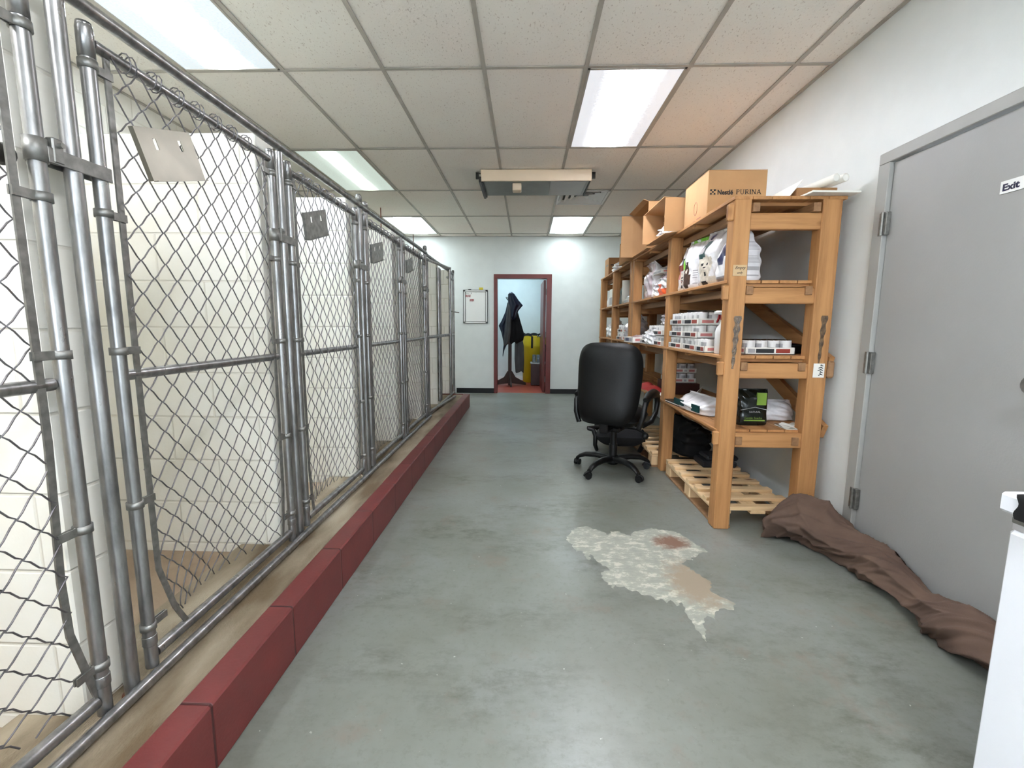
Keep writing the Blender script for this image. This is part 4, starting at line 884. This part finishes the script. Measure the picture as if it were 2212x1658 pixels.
for s_ in (-1, 1):
    ar = MB(); sA = s_; s_ = s_ * (.88 if s_ < 0 else 1.04)
    ar.tube([(s_ * .255, -.21, .43), (s_ * .285, -.215, .52), (s_ * .292, -.20, .612), (s_ * .292, -.16, .648), (s_ * .292, -.03, .668), (s_ * .290, .10, .662), (s_ * .288, .18, .635), (s_ * .285, .20, .58), (s_ * .283, .17, .50), (s_ * .275, .08, .44), (s_ * .23, .0, .41)], [.02, .02, .02, .024, .026, .026, .025, .022, .02, .02, .02], 12)
    a_ = ob('armrest', ar, 'black_plastic', t)
    ob('arm_pad', MB().tube([(s_ * .292, -.20, .655), (s_ * .292, -.1, .676), (s_ * .292, .04, .682), (s_ * .290, .17, .662)], [.018, .034, .034, .022], 12), 'black_leather', a_)
ob('back_bracket', MB().box(-.035, .035, -.26, -.23, .38, .56, b=.008).box(-.035, .035, -.26, .05, .37, .395, b=.008), 'black_plastic', t)
ob('mechanism', MB().box(-.09, .09, -.12, .13, .355, .40, b=.012), 'black_plastic', t)
ob('lever', MB().tube([(.08, .02, .375), (.19, .02, .37), (.25, .01, .35)], .007, 8).lathe([(0, -.03), (.02, -.026), (.03, 0), (.022, .02), (0, .03)], 12, (.26, .01, .33)), 'black_plastic', t)
ob('gas_lift', MB().tube([(0, 0, .11), (0, 0, .36)], .026, 16).tube([(0, 0, .08), (0, 0, .23)], .034, 16), 'black_plastic', t)
base_ob = ob('star_base', MB().lathe([(0, .06), (.045, .06), (.05, .08), (.05, .12), (.036, .135), (0, .135)], 20), 'black_plastic', t)
for k in range(5):
    a = math.radians(9 + 72 * k + 30)
    c_, s_ = math.cos(a), math.sin(a); sd = Vector((-s_, c_, 0))
    lg = MB(); L_ = [(.03, .105, .034, .026), (.15, .116, .030, .024), (.24, .106, .027, .022), (.295, .084, .024, .018), (.322, .064, .022, .014)]
    rings = []
    for (d, z, w_, h_) in L_:
        c0 = Vector((c_ * d, s_ * d, z)); rings.append([c0 + sd * (w_ * math.cos(q) ) + Vector((0, 0, h_ * math.sin(q))) for q in [2 * PI * i / 10 for i in range(10)]])
    vs = [p for r_ in rings for p in r_]; fs = [(i * 10 + j, i * 10 + (j + 1) % 10, (i + 1) * 10 + (j + 1) % 10, (i + 1) * 10 + j) for i in range(len(rings) - 1) for j in range(10)]
    lg.add(vs, fs, smooth=True).add(rings[-1], [tuple(range(10))])
    l_ = ob('leg', lg, 'black_plastic', t)
    cs = MB(); cx_, cy_ = c_ * .318, s_ * .318; q = a + 1.1 + k; ax_ = Vector((math.cos(q), math.sin(q), 0))
    off = Vector((-math.sin(q), math.cos(q), 0)) * .014
    for sg in (-1, 1):
        c0 = Vector((cx_, cy_, .026)) + off + ax_ * sg * .016; cs.tube([c0 - ax_ * .009, c0 + ax_ * .009], .026, 18)
    hood = [Vector((cx_, cy_, .026)) + off + Vector((0, 0, .030 * math.sin(w2))) + off.normalized() * .030 * math.cos(w2) for w2 in [i * PI / 8 for i in range(9)]]
    cs.tube(hood, .008, 8).tube([(cx_, cy_, .045), (cx_, cy_, .072)], .009, 10)
    ob('castor', cs, 'black_plastic', l_)
# second chair lying behind
t = thing('office_chair', 'second black fabric chair lying low on the floor behind the office chair', 'office chair', (.90, 4.22, 0), math.radians(-4), group=None)
p2 = pad(.46, .42, .16, .25); p2.xf(Matrix.Rotation(math.radians(78), 4, 'X')).xf(Matrix.Translation((0, 0, .155)))
ob('seat', p2, 'black_fabric', t)
ob('backrest', pad(.44, .40, .10, .2).xf(Matrix.Rotation(math.radians(60), 4, 'X')).xf(Matrix.Translation((.0, .26, .20))), 'black_fabric', t)
ob('armrest', MB().tube([(-.30, -.02, .235), (-.25, -.03, .225), (-.228, -.05, .17), (-.232, -.07, .09), (-.21, -.02, .03)], [.018, .022, .022, .020, .018], 12).tube([(-.30, -.02, .238), (-.20, .04, .236), (-.10, .08, .236)], .02, 10), 'black_plastic', t)
ob('armrest', MB().tube([(.19, -.05, .24), (.215, -.05, .20), (.215, -.06, .10), (.19, -.03, .03)], .022, 12), 'black_plastic', t)

# ------------------------------------------------------------------ blanket rolled against the door
P_ = [(1.56, 2.58, .10, .05), (1.60, 2.50, .15, .135), (1.63, 2.40, .15, .13), (1.655, 2.28, .125, .10), (1.685, 2.16, .10, .082), (1.70, 2.05, .10, .085), (1.705, 1.95, .085, .075), (1.69, 1.84, .072, .062), (1.665, 1.76, .075, .062), (1.655, 1.68, .09, .078), (1.665, 1.58, .10, .085), (1.68, 1.44, .09, .08), (1.68, 1.2, .09, .07), (1.68, 1.05, .05, .05)]
def lerpP(v):
    x = v * (len(P_) - 1); i = min(len(P_) - 2, int(x)); f = x - i
    p = [P_[max(0, i - 1)], P_[i], P_[i + 1], P_[min(len(P_) - 1, i + 2)]]
    return [.5 * (2 * p[1][k] + (p[2][k] - p[0][k]) * f + (2 * p[0][k] - 5 * p[1][k] + 4 * p[2][k] - p[3][k]) * f * f + (3 * p[1][k] - p[0][k] - 3 * p[2][k] + p[3][k]) * f ** 3) for k in range(4)]
def ridge(x): return 1 - abs(math.sin(x)) ** .7
def blan(u, v):
    x, y, w_, h_ = lerpP(v); a = 2 * PI * u
    tw = a + 6.5 * v + .35 * math.sin(17 * v)
    r = 1 + .10 * math.sin(2 * tw + 5 * v) +   .30 * (ridge(2.0 * tw + 1.3 * math.sin(9 * v)) - .4) +   .19 * (ridge(3.5 * tw - 15 * v + math.sin(23 * v)) - .4) +   .10 * (ridge(5 * tw + 31 * v + 2 * math.sin(a + 14 * v)) - .4) + .03 * math.sin(11 * tw + 57 * v)
    if v < .015 or v > .985: r *= .2
    px = x + w_ * r * math.cos(a); pz = h_ * .92 + h_ * r * math.sin(a)
    fl_ = max(0, 1 - abs(v - .07) / .11) * max(0, -math.cos(a)) ** 1.5
    px -= .07 * fl_; pz -= .06 * fl_
    px = min(px, XW - .026)
    return (px, y + .012 * math.sin(a * 3 + 9 * v), max(.003, pz))
mb = MB().grid(blan, 110, 300)
ob('blanket', mb, 'blanket', label='brown blanket twisted into a roll on the floor along the grey door', cat='blanket')

# ------------------------------------------------------------------ freezer in the right foreground
t = thing('chest_freezer', 'white chest freezer at the lower right corner of the photo', 'freezer', (1.064, .12, 0))
ob('freezer_body', MB().box(.006, .66, 0, .86, .02, .775, b=.012), 'appliance', t)
ob('gasket', MB().box(.012, .65, .006, .852, .772, .806), 'print_mid', t)
ob('lid', MB().box(-.006, .668, -.006, .872, .808, .852, b=.006), 'appliance', t)
ob('trim_strip', MB().box(.010, .655, .004, .856, .785, .800, b=.003), 'galv_dull', t)
ob('foot', MB().lathe([(.02, 0), (.02, .02)], 12, (.06, .80, 0)), 'black_plastic', t); ob('foot', MB().lathe([(.02, 0), (.02, .02)], 12, (.06, .06, 0)), 'black_plastic', t)
def drape(u, v):
    y = .952 - .42 * v + .004 * math.sin(25 * u)
    if u < .3: k = u / .3; return (1.0545 - .003 * math.sin(17 * v), y, .803 + .053 * k + (.010 * math.sin(7 * v) ** 2) * (1 - k))
    k = (u - .3) / .7; return (1.056 + .26 * k, y, .857 + .010 * math.sin(PI * k) * math.sin(PI * min(1, v * 3)) + .003 * math.sin(31 * v + 5 * k))
ob('black_bag', MB().grid(drape, 30, 40), 'black_cloth', label='black cloth draped over the freezer lid edge', cat='cloth')

# ------------------------------------------------------------------ far room contents
t = thing('coat_stand', 'dark wooden coat stand with a cross foot in the far room', 'coat stand', (-.33, 9.1, 0))
ob('pole', MB().box(-.035, .035, -.035, .035, .0, 1.76, b=.006), 'brown_wood', t)
for k in range(4):
    a = k * PI / 2 + .12
    ob('foot', MB().prism([(.0, .04), (.33, .0), (.33, .045), (.12, .16), (.05, .28), (.0, .30)], 1, -.018, .018).xf(RZ(a)), 'brown_wood', t)
for k in range(4):
    a = k * PI / 2 + .6; ob('hook', MB().tube([(0, 0, 1.70), (.07 * math.cos(a), .07 * math.sin(a), 1.72), (.10 * math.cos(a), .10 * math.sin(a), 1.77)], .008, 8), 'dark_metal', t)
def coat(label, y, prof, matn, seed, dep=.07):
    ph = seed * 1.7; n = len(prof)
    def f(u, v):
        x = v * (n - 1); i = min(n - 2, int(x)); k = x - i; z, xl, xr = [prof[i][q] * (1 - k) + prof[i + 1][q] * k for q in range(3)]
        a = 2 * PI * u; w_ = (xr - xl) / 2; d = dep * min(1, (v / .08 + .02) ** .5) * (.65 + .5 * v) * min(1, w_ / .05)
        fold = 1 + .22 * math.sin(6 * a + ph + 2.5 * v) * math.sin(a) ** 2
        return ((xl + xr) / 2 + w_ * math.cos(a), d * fold * math.sin(a), z - .02 * v * math.sin(3 * a + ph))
    return ob('coat', MB().grid(f, 60, 40), matn, label=label, cat='coat', loc=(0, y, 0))
coat('black coat hanging lowest on the right of the coat stand', 9.05, [(1.66, -.34, -.26), (1.50, -.34, -.18), (1.30, -.35, -.12), (1.04, -.36, -.04), (.93, -.35, -.06), (.86, -.33, -.20)], 'black_cloth', 1, .10)
coat('dark navy raincoat hooked over the top of the coat stand', 8.93, [(1.86, -.33, -.29), (1.82, -.365, -.24), (1.70, -.37, -.16), (1.60, -.36, -.075), (1.50, -.33, -.16), (1.38, -.31, -.20), (1.33, -.28, -.24)], 'navy_cloth', 2, .07)
coat('dark blue jacket hanging on the left of the coat stand with a pointed tail', 8.98, [(1.66, -.38, -.33), (1.48, -.42, -.34), (1.30, -.50, -.36), (1.21, -.555, -.38), (1.08, -.50, -.40), (.86, -.45, -.37), (.74, -.465, -.43), (.60, -.475, -.465)], 'navy_cloth', 3, .06)
coat('grey coat hanging in the middle of the stand', 8.90, [(1.64, -.37, -.31), (1.40, -.40, -.30), (1.10, -.43, -.31), (.88, -.455, -.33), (.83, -.45, -.40)], 'grey_cloth', 4, .035)
coat('long dark grey coat hanging behind the stand near the yellow bin', 9.27, [(1.02, -.22, -.10), (.8, -.24, -.05), (.5, -.24, -.04), (.25, -.22, -.05)], 'grey_cloth', 5, .06)
t = thing('plastic_barrel', 'tall yellow plastic bin with a black lining in the far room', 'barrel', (.17, 9.66, 0))
ob('barrel_body', MB().lathe([(0, .0), (.22, 0), (.235, .02), (.255, .74), (.262, .76), (.262, .80), (.257, .82), (.262, .98), (.25, 1.0), (.23, .99)], 32), 'yellow', t)
ob('bag_liner', MB().grid(lambda u, v: ((.262 - .07 * v) * math.cos(2 * PI * u), (.262 - .07 * v) * math.sin(2 * PI * u), .985 + .05 * math.sin(PI * v) + .018 * math.sin(10 * PI * u)), 48, 6), 'black_cloth', t)
ob('strap', MB().box(-.07, -.03, -.272, -.262, .74, .99), 'black_cloth', t)
t = thing('side_table', 'dark red wooden cabinet by the doorway edge in the far room', 'cabinet', (.10, 9.0, 0))
ob('cabinet_body', MB().box(0, .32, 0, .34, .01, .44, b=.004), 'dark_red_wood', t); ob('top', MB().box(-.012, .332, -.012, .352, .44, .462, b=.003), 'print_mid', t)
for k in range(3): ob('clear_container', MB().lathe([(.035, 0), (.038, .005), (.038, .16), (.034, .16), (.034, .008), (0, .008)], 14), 'clear', label=('left', 'middle', 'right')[k] + ' clear tall container on the dark red cabinet', cat='container', group='clear containers on the cabinet', loc=(.165 + k * .082, 9.12, .4625))
ob('suitcase', MB().box(0, .20, 0, .07, 0, .82, b=.02), 'navy_cloth', label='dark navy upright case standing behind the dark red cabinet', cat='case', loc=(.30, 9.352, 0))
